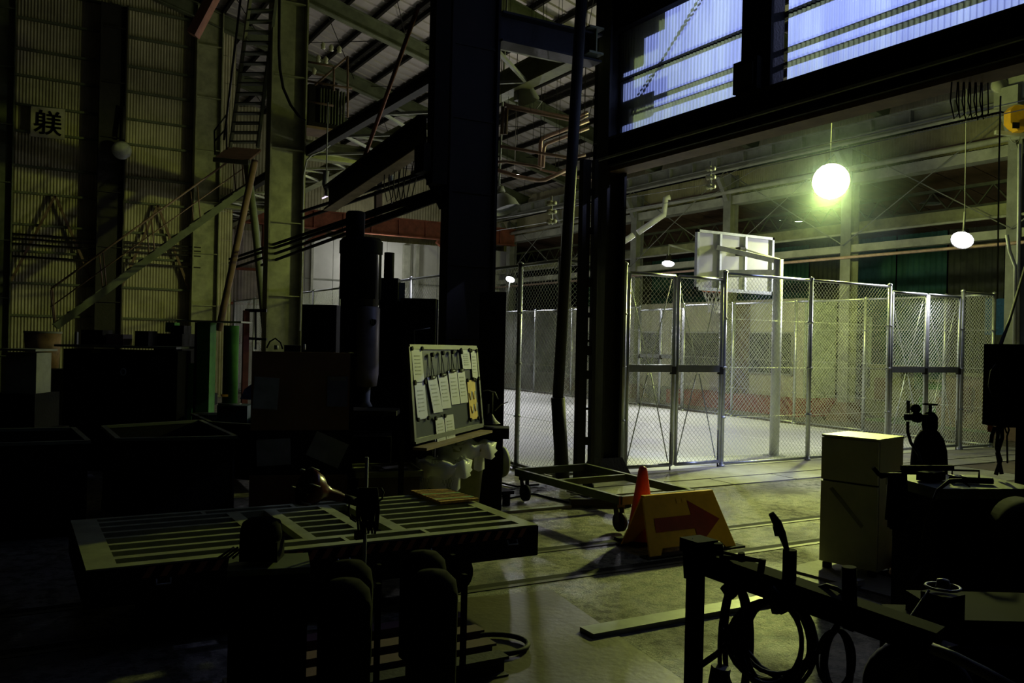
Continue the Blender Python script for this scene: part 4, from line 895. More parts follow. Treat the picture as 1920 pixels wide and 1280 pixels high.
MB().tube([aD(1652, 893, 4.9), aD(1668, 889, 4.95), aD(1700, 885, 5.0), aD(1740, 884, 5.1)], .013, 7).build('bar', UNLITB, t)
MB().tube([aD(1637, 876, 4.9), aD(1648, 889, 4.9), aD(1664, 890, 4.92)], .013, 7).build('torch_end', UNLITB, t)
for k in range(8):
    x = 1668+k*3.6; d = 4.9+.01*k; L_ = 1005-abs(k-3)*9+rnd.uniform(-6, 6)
    MB().tube([aD(x, 886, d), aD(x-3, 940, d), aD(x-6+k, L_, d), aD(x+3, L_+4, d), aD(x+6, 950, d), aD(x+4, 886, d)], .011, 6).build('hose_loop', RUBBER, t)
MB().bar(aD(1690, 877, 5), aD(1787, 877, 5), .03, .03).build('clamp_bar', UNLITB, label='black clamp bar across the back of the tool cart', cat='bar')
t = thing('cable_coil', 'thin shiny cable arched over the front of the tool cart', 'cable', aD(1775, 900, 4.7))
for k in range(3): MB().tube([aD(1733-k*2, 1010, 4.72), aD(1740, 960, 4.71), aD(1757, 922-k*2, 4.7), aD(1780, 905-k*3, 4.7), aD(1803, 902-k*2, 4.7), aD(1818, 912, 4.7)], .005, 5).build('cable_turn', DARK, t)
t = thing('traffic_cone', 'red cone glimpsed between refrigerator and gas cylinder', 'cone', V((8.45, 6.1, 0)))
cc = aD(1703, 1020, 7.4); cc.z = 0; t.location = cc; INV[t.name] = Matrix.Translation(cc).inverted()
MB().lathe([(.15, .03), (.14, .06), (.03, .68), (0, .70)], cc, n=24).build('body', REDC, t); MB().box(cc+V((0, 0, .015)), (.36, .36, .03)).build('base', UNLITB, t)
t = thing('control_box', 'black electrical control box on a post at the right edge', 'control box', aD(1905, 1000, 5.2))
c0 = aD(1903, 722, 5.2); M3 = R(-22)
MB().box(c0, (.27, .2, .49), M3).build('case', UNLITB, t); MB().box(c0+V((-.04, -.105, 0)), (.2, .012, .42), M3).build('door', UNLITB, t)
pb = aD(1918, 860, 5.25); MB().bar(V((pb.x, pb.y, 0)), V((pb.x, pb.y, 1.6)), .06, .06).build('post', UNLITB, t)
MB().tube([aD(1863, 742, 5.1), aD(1856, 722, 5.1), aD(1860, 696, 5.1), aD(1869, 684, 5.1)], .011, 6).build('side_cable', RUBBER, t)
for P in ([(1872, 797), (1869, 840), (1876, 862), (1867, 890)], [(1878, 797), (1879, 820), (1870, 850), (1878, 888)], [(1866, 800), (1860, 815), (1858, 830)]):
    MB().tube([aD(x, y, 5.15) for x, y in P], .012, 6).build('cable', RUBBER, t)
MB().tube([aD(1888, 812, 5.1), aD(1884, 802, 5.1), aD(1889, 795, 5.1), aD(1892, 806, 5.1), aD(1888, 818, 5.1), aD(1889, 868, 5.1)], .005, 6).build('hanging_cord', RUBBER, t)
MB().tube([aD(1871, 660, 5.15), aD(1893, 600, 6.5), aD(1922, 500, 8)], .012, 6).build('cable_up', RUBBER, t)
MB().box(aD(1857, 797, 5.6), (.03, .02, .085)).build('orange_tag', ORANGE, label='bright orange tag hanging at the edge of the control box', cat='tag')
MB().box(aY(1893, 594, 12.4), (1.2, .02, .9), R(-30)).build('blue_notice', BLUEB, label='blue notice behind the fence corner', cat='notice')
# dark machinery at the lower right corner
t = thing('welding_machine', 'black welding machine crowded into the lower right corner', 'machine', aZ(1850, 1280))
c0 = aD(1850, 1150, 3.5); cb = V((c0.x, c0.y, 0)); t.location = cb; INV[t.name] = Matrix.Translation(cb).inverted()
MB().box(cb+V((.1, 0, .45)), (.75, .55, .75), R(-30)).build('case', UNLITB, t)
MB().box(cb+V((.1, 0, .86)), (.6, .4, .1), R(-30)).build('lid', UNLITB, t)
MB().bar(aD(1733, 1065, 3.6), aD(1715, 1090, 3.6), .03, .03).build('corner_iron', UNLITB, t)
t = thing('cable_drum', 'round black cable drum at the right edge beside the control post', 'drum', aD(1925, 980, 4.4))
q = aD(1932, 990, 4.4); MB().lathe([(.0, -.14), (.14, -.13), (.145, 0), (.14, .13), (0, .14)], q, CF, 28).build('drum', UNLITB, t)
b = MB(); b.bar(q-V((0, 0, .1)), V((q.x, q.y, 0)), .3, .2); b.build('stand', UNLITB, t)
t = thing('hand_winch', 'dark hand winch with ring handle and strap in front of the machine', 'winch', aD(1770, 1100, 3.0))
rc = aD(1768, 1100, 3.0)
MB().tube([rc+V((math.cos(k*R(24))*.055, math.sin(k*R(24))*.055, 0)) for k in range(15)], .005, 6, closed=True).build('ring_handle', GREYP, t)
MB().lathe([(0, .03), (.02, .025), (.025, 0)], rc, n=12).build('hub', DARK, t)
MB().bar(rc-V((0, 0, .02)), rc-V((0, 0, .45)), .1, .1).build('post', UNLITB, t)
MB().tube([aD(1742, 1106, 3.0), aD(1700, 1170, 2.95), aD(1668, 1222, 2.9), aD(1640, 1262, 2.85)], .008, 5, True, [.005, .008, .03, .03]).build('strap', RUBBER, t)
MB().tube([aD(1756, 1115, 2.98), aD(1763, 1145, 2.98), aD(1768, 1180, 2.98)], .007, 5).build('chain', DARK, t)
t = thing('tyre', 'black rubber tyre leaning at the bottom below the rack', 'tyre', aD(1715, 1290, 2.8))
q = aD(1722, 1300, 2.75); ax = (CF*.6+CR*.4).normalized(); a_ = ax.orthogonal().normalized(); b_ = ax.cross(a_)
MB().tube([q+(a_*math.cos(k*R(12))+b_*math.sin(k*R(12)))*.125 for k in range(30)], .045, 10, closed=True).build('tyre', RUBBER, t)
MB().tube([aD(1748, 1215, 2.6), aD(1790, 1232, 2.55), aD(1850, 1262, 2.5), aD(1900, 1290, 2.45)], .018, 8).build('grey_hose', mat('dull grey hose', (.10, .085, .06), .6), label='dull grey hose running out at the lower right corner', cat='hose')
MB().bar(aZ(1832, 1066, .01), aZ(1896, 1082, .01), .12, .01).build('floor_strip', SLAB, label='thin pale strip on the floor seen past the black machine', cat='steel bar')

# ------------------------------------------------------------------ white board and papers
BL, BR_, BBR, BBL = aD(765, 650, 8.0), aD(891, 652, 9.75), aD(903, 797, 9.65), aD(776, 828, 7.9)
t = thing('notice_board', 'grey green magnetic notice board on a dark stand, covered in sheets', 'notice board', V((BL.x, BL.y, 0)))
nb = (BR_-BL).cross(BBL-BL).normalized(); nb = nb if nb.dot(CF) < 0 else -nb
MB().poly([BL, BBL, BBR, BR_], .03, -nb).build('panel', BOARDG, t)
for a, b_ in ((BL, BR_), (BR_, BBR), (BBR, BBL), (BBL, BL)): MB().bar(a+nb*.005, b_+nb*.005, .045, .03, nb).build('frame_strip', mat('dull aluminium strip', (.07, .07, .07), .5), t)
MB().bar(BBL+V((0, 0, -.07))+nb*.06, BBR+V((0, 0, -.07))+nb*.06, .14, .025).build('pen_tray', BROWN, t)
for q in (BL+V((-.04, .0, .05)), BR_+V((.04, .05, 0))):
    MB().bar(q, V((q.x, q.y, .05)), .04, .04).build('leg', BLACK, t); MB().bar(V((q.x-.15, q.y-.25, .03)), V((q.x+.15, q.y+.25, .03)), .05, .05).build('foot', BLACK, t)
def bp2(u_, v_, e=.012): return BL.lerp(BR_, u_).lerp(BBL.lerp(BBR, u_), v_)+nb*e
def sheet(name, label, cat, u0, v0, u1, v1, mt, sk=0., clip=False, mag=0, cord=0., lines=True):
    t = thing(name, label, cat, bp2(u0, v1)); P = [bp2(u0, v0), bp2(u0+sk, v1), bp2(u1+sk, v1), bp2(u1, v0)]
    MB().poly(P, .004, nb).build('sheet', mt, t)
    if lines:
        b = MB()
        for k in range(6):
            f = .22+k*.11
            q = [P[0].lerp(P[1], f).lerp(P[3].lerp(P[2], f), s)+nb*.006 for s in (.2, .75)]; b.bar(q[0], q[1], .0015, .012, (0, 0, 1))
        b.build('printed_lines', mat('grey print', (.45, .45, .45), .8), t)
    if clip:
        c_ = P[0].lerp(P[3], .5); MB().bar(c_-(P[3]-P[0])*.28+nb*.012, c_+(P[3]-P[0])*.28+nb*.012, .02, .03, (0, 0, 1)).build('clip', BLACK, t)
        MB().bar(P[0].lerp(P[3], .38)+nb*.02, P[0].lerp(P[3], .62)+nb*.02, .01, .012, (0, 0, 1)).build('clip_jaw', PALE, t)
        if cord:
            h_ = bp2((u0+u1)/2, v0-cord, .02)
            for s in (-.15, .15): MB().tube([h_, c_+(P[3]-P[0])*s+nb*.012], .004, 5).build('cord', BLACK, t)
            MB().cyl(h_+nb*.0, h_+nb*.03, .022, 12).build('hanger_magnet', BLACK, t)
    for k in range(mag):
        q = [P[0], P[3], P[1], P[2]][k]; MB().cyl(q, q+nb*.02, .02, 12).build('magnet', BLACK, t)
GR = 'clipboards hanging on the notice board'
sheet('paper_sheet', 'tall laminated sheet down the near edge of the notice board', 'paper', .02, .02, .15, .38, PAPER, .01, mag=4)
sheet('paper_sheet', 'lower laminated sheet under the tall one at the near edge of the board', 'paper', .03, .39, .16, .78, PAPER, .015, mag=4)
sheet('clipboard', 'curling clipboard sheet hung first from the near edge of the board', 'clipboard', .21, .33, .33, .72, PAPER, .06, True, cord=.24, group=None) if False else sheet('clipboard', 'curling clipboard hung nearest the laminated sheets', 'clipboard', .20, .34, .33, .74, PAPER, .055, True, 0, .25)
sheet('clipboard', 'second clipboard, with a curled glossy sheet', 'clipboard', .35, .32, .48, .71, PAPER, .03, True, 0, .25)
sheet('clipboard', 'third clipboard, with a pen hung on it', 'clipboard', .50, .28, .63, .68, PAPER, .02, True, 0, .22)
sheet('clipboard', 'fourth clipboard, beside the yellow leaflet', 'clipboard', .64, .28, .76, .68, PAPER, .02, True, 0, .22)
sheet('paper_sheet', 'short sheet at the top of the board above the yellow leaflet', 'paper', .72, .03, .86, .27, PAPER, .02, mag=2)
sheet('paper_sheet', 'sheet at the far top corner of the board', 'paper', .89, .04, .985, .40, PAPER, .0, mag=4)
sheet('paper_sheet', 'lower hanging sheet of the pair at the bottom of the board, nearer one', 'paper', .27, .80, .39, 1.12, PAPER, .01, mag=1)
sheet('paper_sheet', 'farther sheet of the pair at the bottom of the board', 'paper', .40, .79, .53, 1.11, PAPER, .01, mag=1)
sheet('leaflet', 'yellow leaflet with white ovals on the notice board', 'leaflet', .79, .41, .92, .90, GOLD, .005, mag=4, lines=False)
lf = bpy.data.objects['leaflet']; b = MB()
for u_, v_ in ((.825, .58), (.885, .58), (.835, .76), (.895, .73)): c_ = bp2(u_, v_, .035); b.cyl(c_-V((0, 0, .04)), c_+V((0, 0, .04)), .016, 10)
for i, (u_, v_) in enumerate(((.825, .60), (.885, .60), (.84, .77), (.895, .75))):
    c_ = bp2(u_, v_, .03); MB().box(c_, (.03, .004, .09), math.atan2((BR_-BL).y, (BR_-BL).x)).build('white_oval', PAPER, lf)
# ------------------------------------------------------------------ waste bins, crate
for (x, y, D_, r_, zt_, mt, nm, lb) in ((830, 870, 8.9, .23, .68, GREYP, 'mesh', 'wire mesh waste bin with a clear plastic liner'), (872, 845, 9.5, .26, .80, OLIVE, 'solid', 'tall olive waste bin with a plastic liner behind the mesh bin')):
    c0 = aD(x-5, y, D_); c0 = V((c0.x, c0.y, 0)); t = thing('waste_bin', lb, 'bin', c0)
    if nm == 'mesh':
        b = MB(); k = 44
        for j in range(k):
            for s in (1, -1):
                P = [c0+V(((r_*.72+.28*r_*f)*math.cos(R(360*j/k)+s*f*1.1), (r_*.72+.28*r_*f)*math.sin(R(360*j/k)+s*f*1.1), .02+(zt_-.03)*f)) for f in (0, .25, .5, .75, 1)]
                b.tube(P, .0022, 3, False)
        b.build('wire_basket', GREYP, t, kind='stuff'); b = MB(); [b.tube([c0+V((q*math.cos(R(k*15)), q*math.sin(R(k*15)), z)) for k in range(24)], .006, 5, closed=True) for q, z in ((r_*.72, .02), (r_, zt_))]; b.build('hoop', GREYP, t)
    else: MB().lathe([(0, 0), (r_*.7, .0), (r_*.95, zt_-.06), (r_*1.05, zt_-.05), (r_*1.05, zt_), (r_*.98, zt_)], c0, n=28).build('bin_body', mt, t)
    bag = bpy.data.materials.get('clear liner plastic')
    if not bag:
        bag = bpy.data.materials.new('clear liner plastic'); bag.use_nodes = True; nn = bag.node_tree; pb_ = nn.nodes['Principled BSDF']; pb_.inputs['Base Color'].default_value = (.75, .77, .77, 1); pb_.inputs['Roughness'].default_value = .18
        pb_.inputs['Alpha'].default_value = .75; nz = nn.nodes.new('ShaderNodeTexNoise'); nz.inputs['Scale'].default_value = 25; bm_ = nn.nodes.new('ShaderNodeBump'); bm_.inputs['Strength'].default_value = .8; nn.links.new(nz.outputs[0], bm_.inputs['Height']); nn.links.new(bm_.outputs[0], pb_.inputs['Normal'])
    b = MB(); n_ = 36; rows = [(r_*.93, zt_-.25), (r_*.97, zt_-.02), (r_*1.0, zt_+.035), (r_*1.08, zt_+.01), (r_*1.10, zt_-.07), (r_*1.06, zt_-.12)]
    vs = []
    for i, (q, z) in enumerate(rows):
        for j in range(n_):
            a = 2*math.pi*j/n_; w_ = 1+.06*math.sin(5*a+i)+.035*math.sin(13*a+2*i)+rnd.uniform(-.02, .02)
            bulge = 1+(.22 if i >= 2 and abs(((a-R(-40)+math.pi) % (2*math.pi))-math.pi) < .4 else 0)
            vs.append(c0+V((q*w_*bulge*math.cos(a), q*w_*bulge*math.sin(a), z+.02*math.sin(7*a+i)+rnd.uniform(-.008, .008))))
    b._add(vs, [(i*n_+j, i*n_+(j+1) % n_, (i+1)*n_+(j+1) % n_, (i+1)*n_+j) for i in range(len(rows)-1) for j in range(n_)], True)
    b.build('plastic_liner', bag, t)
c0 = aD(722, 882, 8.4); cb = V((c0.x, c0.y, 0)); t = thing('crate', 'olive topped crate table beside the waste bins', 'crate', cb)
a_ = R(-12); Mz = Matrix.Rotation(a_, 3, 'Z')
MB().box(cb+V((0, 0, .33)), (.58, .5, .62), a_).build('body', mat('dim wood brown', (.12, .085, .04), .8, var=.3), t); MB().box(cb+V((0, 0, .655)), (.64, .56, .03), a_).build('top', OLIVE, t)
for d_, s_ in (((0, .27), (.64, .02)), ((0, -.27), (.64, .02)), ((.31, 0), (.02, .56)), ((-.31, 0), (.02, .56))): MB().box(cb+Mz@V((d_[0], d_[1], .68)), (s_[0], s_[1], .03), a_).build('rim', OLIVE, t)
MB().box(cb+Mz@V((-.18, -.251, .45)), (.12, .012, .05), a_).build('label_plate', mat('ochre plate', (.3, .24, .06), .7), t)
t = thing('clipboard', 'clipboard with white sheet lying on the crate table', 'clipboard', cb+V((.03, 0, .67)))
MB().box(cb+V((.05, .0, .68)), (.3, .2, .012), a_+.25).build('board', OLIVED, t); MB().box(cb+V((.08, .0, .69)), (.22, .17, .004), a_+.25).build('sheet', PAPER, t); MB().box(cb+V((-.08, .02, .70)), (.05, .14, .03), a_+.25).build('clip', GREYP, t)
# ------------------------------------------------------------------ brown notice cabinet
c0 = aD(563, 700, 8.0); cb = V((c0.x, c0.y, 0)); rr = R(-16); Mz = Matrix.Rotation(rr, 3, 'Z')
t = thing('notice_cabinet', 'tall brown plywood cabinet with papers taped to its front', 'cabinet', cb)
def NB(nm, x0, x1, y0, y1, z0, z1, mt, p=None): return MB().box(cb+Mz@V(((x0+x1)/2, (y0+y1)/2, (z0+z1)/2)), (x1-x0, y1-y0, z1-z0), rr).build(nm, mt, p or t)
NB('upper_panel', -.43, .45, -.02, .02, 1.08, 1.80, WOODB); NB('cabinet', -.42, .44, .03, .45, .02, 1.78, BLACK); NB('shelf_board', -.43, .45, -.02, .03, .68, 1.06, BLACK); NB('lower_panel', -.43, .45, -.02, .02, .05, .67, WOODB)
NB('edge_post', .45, .49, -.02, .4, .02, 1.8, BLACK)
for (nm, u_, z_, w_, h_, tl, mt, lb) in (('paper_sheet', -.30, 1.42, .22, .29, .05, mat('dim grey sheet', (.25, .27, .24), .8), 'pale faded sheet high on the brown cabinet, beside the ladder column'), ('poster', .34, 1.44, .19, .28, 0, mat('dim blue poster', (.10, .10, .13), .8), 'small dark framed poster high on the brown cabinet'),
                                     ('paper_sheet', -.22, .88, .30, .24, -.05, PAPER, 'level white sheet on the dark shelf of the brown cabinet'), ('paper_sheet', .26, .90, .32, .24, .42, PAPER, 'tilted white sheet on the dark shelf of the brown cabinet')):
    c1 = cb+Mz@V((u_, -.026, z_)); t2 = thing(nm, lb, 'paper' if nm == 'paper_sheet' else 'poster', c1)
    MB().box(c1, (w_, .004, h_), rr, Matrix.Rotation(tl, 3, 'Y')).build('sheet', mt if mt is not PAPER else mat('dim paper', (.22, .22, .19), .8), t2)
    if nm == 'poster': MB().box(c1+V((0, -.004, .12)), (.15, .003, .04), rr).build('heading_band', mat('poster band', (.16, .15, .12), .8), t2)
NB('top_box', -.15, .0, .05, .2, 1.80, 1.86, BLACK)
MB().tube([aD(500, 652, 8.1), aD(506, 640, 8.1), aD(516, 634, 8.1), aD(526, 642, 8.1), aD(530, 654, 8.1)], .008, 5).build('small_cable', RUBBER, label='small curled cable on top of the brown cabinet', cat='cable')
MB().tube([aD(518, 655, 8.2), aD(518, 647, 8.2)], .02, 8).build('small_tin', mat('pale tin', (.4, .4, .28), .5), label='small pale tin on top of the brown cabinet', cat='tin')
MB().tube([aD(571, 656, 8.2), aD(571, 645, 8.2)], .012, 8).build('white_rod', PAPER, label='short white rod end above the brown cabinet', cat='rod')
# ------------------------------------------------------------------ upright press
g = aD(672, 700, 9.5); g = V((g.x, g.y, 0)); K = 9.5/1624
t = thing('upright_press', 'tall dark upright press with a round motor head', 'press', g)
zz = lambda y: 1.95-(y-631)*K
gl = g-CR*.06
MB().lathe([(0, zz(560)), (.225, zz(560)), (.225, zz(470)), (.23, zz(462)), (.23, zz(452)), (.2, zz(446)), (0, zz(444))], g, n=32).build('head_cylinder', BLACK, t)
MB().lathe([(.235, zz(475)), (.235, zz(452))], g, n=32).build('cap_ring', BLACK, t)
MB().lathe([(0, zz(445)), (.10, zz(445)), (.105, zz(400)), (.09, zz(396)), (0, zz(395))], g-CR*.07, n=20).build('motor', BLACK, t)
gr = g+CR*.10-CF*.05
MB().lathe([(.09, zz(580)), (.115, zz(570)), (.115, zz(478))], gr, n=24).build('quill_housing', mat('worn dark chrome', (.12, .11, .12), .28, .8, var=.3), t)
MB().lathe([(0, zz(725)), (.11, zz(722)), (.128, zz(700)), (.128, zz(578)), (.11, zz(574)), (0, zz(574))], gr, n=24).build('ram_sleeve', mat('dull grey iron', (.32, .27, .22), .42, .2, var=.25, scale=4), t)
MB().lathe([(0, zz(762)), (.07, zz(760)), (.04, zz(750)), (.045, zz(722)), (0, zz(722))], gr+CR*.0, n=20).build('spindle', GREYP, t)
MB().bar(g-CR*.08+V((0, 0, zz(740))), g-CR*.08+V((0, 0, zz(540))), .2, .22).build('column', BLACK, t)
MB().box(g+V((0, 0, zz(820)/2+.05)), (.75, .6, zz(820)), -.4).build('base', BLACK, t); MB().box(g+CR*.1+V((0, 0, zz(770))), (.7, .45, .05), -.5).build('table', DARK, t)
MB().tube([gr-CR*.17+V((0, 0, zz(720))), gr-CR*.17+V((0, 0, zz(585)))], .012, 6).build('guide_rod', GREYP, t)
pl_ = gr+CR*.07-CF*.118+V((0, 0, zz(604)))
MB().lathe([(.04, 0), (.04, .012), (0, .014)], pl_+CF*.01, -CF, 6).build('number_plate', BLACK, t)
tcu = bpy.data.curves.new('digits', 'FONT'); tcu.body = '00'; tcu.align_x = 'CENTER'; tcu.align_y = 'CENTER'; tcu.size = .09; tcu.extrude = .002
tmp = bpy.data.objects.new('tmp', tcu); COL.objects.link(tmp)
me = bpy.data.meshes.new_from_object(tmp.evaluated_get(bpy.context.evaluated_depsgraph_get())); bpy.data.objects.remove(tmp)
me.materials.clear(); me.materials.append(GREYP)
rm = Matrix((CR, V((0, 0, 1)), -CF)).transposed().to_4x4()
me.transform(root_inv(t)@Matrix.Translation(pl_-CF*.012)@rm); obj_new('digits', me, t)
c0 = aD(705, 800, 10.9); MB().box(V((c0.x, c0.y, .75)), (.95, .4, 1.5), -yaw).build('black_backdrop', BLACK, label='black backdrop block added behind the upright press to close bright gaps', cat='machine')  # added block that keeps the gaps round the press dark
# black machines behind
for (xa, xb, ya, D_, dp, lb, extra) in ((566, 640, 572, 10.6, .8, 'big black cabinet between the lit column and the press', 0), (708, 748, 522, 11.0, .6, 'black machine tower just behind the press', 1), (746, 822, 560, 10.9, .7, 'wide black cabinet between the press and the massive column', 2), (893, 950, 547, 10.6, .35, 'tall black locker behind the waste bins', 0)):
    k = D_/1624; c0 = aD((xa+xb)/2, 700, D_); cb = V((c0.x, c0.y, 0)); zt_ = 1.95-(ya-(638+.0229*((xa+xb)/2-960)))*k; wd = (xb-xa)*k
    t = thing('machine_cabinet' if 'locker' not in lb else 'locker', lb, 'cabinet', cb)
    MB().box(cb+V((0, 0, zt_/2)), (wd*.86, dp*.5, zt_), -yaw).build('body', BLACK, t); MB().box(cb-CF*(dp*.25+.01)+V((0, 0, zt_*.5)), (wd*.8, .012, zt_*.92), -yaw).build('door', BLACK, t)
    if extra == 1:
        MB().cyl(cb+V((0, 0, zt_))-CR*.02, cb+V((0, 0, zt_+.33))-CR*.02, .065, 12).build('stack_pipe', BLACK, t)
        MB().bar(cb+CR*(wd/2-.0)+V((0, 0, .9)), cb+CR*(wd/2-.0)+V((0, 0, zt_-.05)), .08, .08).build('olive_edge', OLIVED, t)
    if extra == 2:
        f = cb-CF*(dp*.25+.03); b = MB(); b.tube([f+CR*-.02+V((0, 0, 1.75)), f+CR*-.04+V((0, 0, 2.05)), f+CR*.16+V((0, 0, 2.08))], .006, 5); b.tube([f+CR*-.02+V((0, 0, 1.75)), f+CR*.14+V((0, 0, 1.78))], .006, 5); b.build('hatch_edge', GREYP, t)
# vice bench
c0 = aD(925, 810, 9.9); cb = V((c0.x, c0.y, 0)); t = thing('vice_stand', 'black bench grinder stand with a small clamp lamp on it', 'stand', cb)
MB().box(cb+V((0, 0, .9)), (.36, .3, .12), -yaw).build('top', BLACK, t); MB().box(cb-CR*.02+V((0, 0, .42)), (.26, .26, .85), -yaw).build('pedestal', BLACK, t)
MB().lathe([(.02, .12), (.07, .04), (.12, 0)], cb-CR*.04+V((0, 0, 1.0)), n=20).build('dish', DARK, t); MB().tube([cb-CR*.03+V((0, 0, 1.0)), cb-CR*.03+V((0, 0, 1.36))], .02, 8).build('spindle', BLACK, t)
MB().tube([aD(905, 733, 9.8), aD(915, 731, 9.8), aD(928, 735, 9.8), aD(934, 748, 9.8)], .006, 5).build('lamp_wire', GREYP, t); MB().tube([aD(928, 770, 9.8), aD(940, 758, 9.8), aD(953, 753, 9.8)], .006, 5).build('lever', GREYP, t)
MB().box(cb-CR*.06+V((0, 0, 1.15)), (.02, .02, .14)).build('gauge_strip', PALE, t)
q = aD(940, 865, 9.9); MB().lathe([(0, -.03), (.17, -.03), (.18, 0), (.17, .03), (0, .03)], q, (CR*.9+CF*.45), 24).build('steel_disc', GREYP, label='steel disc leaning against the grinder stand', cat='disc')

# ------------------------------------------------------------------ clamp lamp on stand
t = thing('clamp_lamp', 'bell shaped work lamp clamped to a thin pole above the cart', 'lamp', aD(685, 1130, 4.8))
ax = (aD(585, 915, 4.8)-aD(635, 930, 4.9)).normalized()
o_ = aD(640, 932, 4.85)
MB().lathe([(.022, -.02), (.03, .02), (.035, .08), (.05, .12), (.085, .155), (.10, .20), (.105, .235), (.10, .235)], o_, ax, 28).build('bell_shade', mat('glossy dark red enamel', (.12, .03, .015), .25), t)
MB().lathe([(0, .2), (.098, .222)], o_, ax, 20).build('lens', DG, t)
a_ = ax.orthogonal().normalized(); b_ = ax.cross(a_)
for k in range(6):
    v_ = a_*math.cos(k*R(60))+b_*math.sin(k*R(60)); MB().tube([o_+ax*.20+v_*.108, o_+ax*.25+v_*.112, o_+ax*.262+v_*.1], .004, 5).build('guard_wire', GREYP, t)
MB().cyl(o_-ax*.1, o_, .025, 12).build('socket', BLACK, t)
pp = aD(686, 935, 4.85); MB().tube([V((pp.x, pp.y, 0)), V((pp.x, pp.y, 1.28))], .011, 8).build('pole', GREYP, t); MB().lathe([(.14, 0), (.14, .02), (.02, .03)], V((pp.x, pp.y, 0)), n=20).build('base', BLACK, t)
MB().box(pp+V((0, 0, .0)), (.05, .06, .05)).build('clamp', BLACK, t); MB().tube([o_-ax*.08, pp], .014, 8).build('arm', BLACK, t)
t = thing('cable_coil', 'dark cable coil hung on the thin lamp pole', 'cable', aD(690, 950, 4.8))
for k in range(8):
    x = 672+k*4.2; MB().tube([aD(x, 915, 4.75), aD(x-3, 960, 4.75), aD(x+1, 1000-k % 3*6, 4.75), aD(x+6, 1000-k % 3*6, 4.75), aD(x+9, 955, 4.75), aD(x+5, 914, 4.75)], .007, 5).build('cable_turn', RUBBER, t)
MB().box(aD(673, 1002, 4.75), (.045, .03, .05)).build('plug', RUBBER, t)
MB().tube([aD(655, 945, 4.76), aD(653, 960, 4.76), aD(658, 972, 4.76), aD(668, 978, 4.76)], .006, 5).build('tail', RUBBER, t)
MB().tube([aD(702, 945, 4.76), aD(716, 935, 4.76), aD(719, 922, 4.76), aD(714, 914, 4.76)], .006, 5).build('tail', RUBBER, t)

# ------------------------------------------------------------------ foreground cabinet, small cylinders, steel sections
c0 = aD(505, 1052, 4.45); cb = V((c0.x, c0.y, 0)); zt_ = c0.z; t = thing('pedestal_cabinet', 'black cabinet with dusty top below the clamp lamp', 'cabinet', cb)
MB().box(cb+V((0, 0, zt_-.015)), (.40, .30, .03), -.25).build('top', OLIVED, t); MB().box(cb+V((0, 0, zt_/2-.02)), (.38, .28, zt_-.04), -.25).build('body', UNLITB, t); MB().box(cb+V((-.03, -.15, zt_*.55)), (.3, .01, .4), -.25).build('door', UNLITB, t)
t = thing('grinder', 'black rounded grinder head sitting on the dusty cabinet', 'tool', aD(492, 1040, 4.4))
q = aD(492, 1010, 4.42); MB().lathe([(0, -.10), (.07, -.095), (.09, -.06), (.095, .02), (.08, .08), (0, .1)], q+V((0, 0, .02)), CR, 20).build('housing', UNLITB, t); MB().box(q-V((0, 0, .05)), (.19, .15, .1), -.5).build('foot', UNLITB, t)
for k in range(4): MB().tube([aD(462-k*8, 1026, 4.4), aD(448-k*8, 1036, 4.35), aD(436-k*9, 1046, 4.35)], .006, 5).build('lead', RUBBER, t)
B0 = aZ(780, 1262); cyls = (((655, 1050), 4.35, 'short black gas cylinder at the back near the cabinet'), ((648, 1085), 3.95, 'short black gas cylinder standing in front near the cabinet'), ((795, 1032), 4.5, 'short black gas cylinder at the back behind the steel sections'), ((812, 1068), 4.1, 'short black gas cylinder in front with a carrying frame'))
for (x, y), D_, lb in cyls:
    q = aD(x, y, D_); zt_ = q.z; q = V((q.x, q.y, 0)); zb = .30; t = thing('gas_cylinder', lb, 'gas cylinder', q+V((0, 0, zb)))
    MB().lathe([(0, zb), (.12, zb+.01), (.122, zt_-.12), (.11, zt_-.05), (.07, zt_-.01), (0, zt_)], q, n=28).build('tank', UNLITB, t)
    b = MB(); b.bar(q+CR*.15+V((0, 0, zb)), q+CR*.15+V((0, 0, zt_-.02)), .02, .03); b.build('carrying_frame', UNLITB, t)
xs = (((560, 868), (1245, 1158), 5.15), ((540, 900), (1262, 1175), 4.85), ((600, 922), (1280, 1212), 4.62), ((520, 945), (1330, 1225), 4.4))
lbs = ['farthest steel section of the pile on the floor', 'second farthest steel section of the pile', 'third steel section of the pile, reddish', 'nearest and longest steel section of the pile']
for k, ((xl, xr), (yb, yt), yy) in enumerate(xs):
    t_ = aY(xr, yt, yy); z_ = max(t_.z, .12); MB().ibeam((t_.x-1.3, yy, z_/2), (t_.x, yy, z_/2), .12, z_, .015, .012).build('steel_section', mat('dark red primer steel', (.07, .03, .025), .7) if k != 3 else DARK, label=lbs[k], cat='steel section')
hp = aZ(925, 1208, .05); MB().tube([aZ(925+65*math.cos(R(a)), 1208+19*math.sin(R(a)), .03+.0*a) for a in range(-150, 151, 15)], .017, 8).build('rubber_hose', RUBBER, label='black hose loop lying on the steel plate by the sections', cat='hose')
# planks at the lower left
t = thing('floor_planks', 'row of dusty flat steel plates on the floor at the lower left', 'plates', (.3, 4.6, 0))
for k in range(5):
    x_ = -.62+k*.42; MB().b2((x_, 3.9, 0), (x_+.36, 5.0, .02)).build('plate', STEELPL, t)

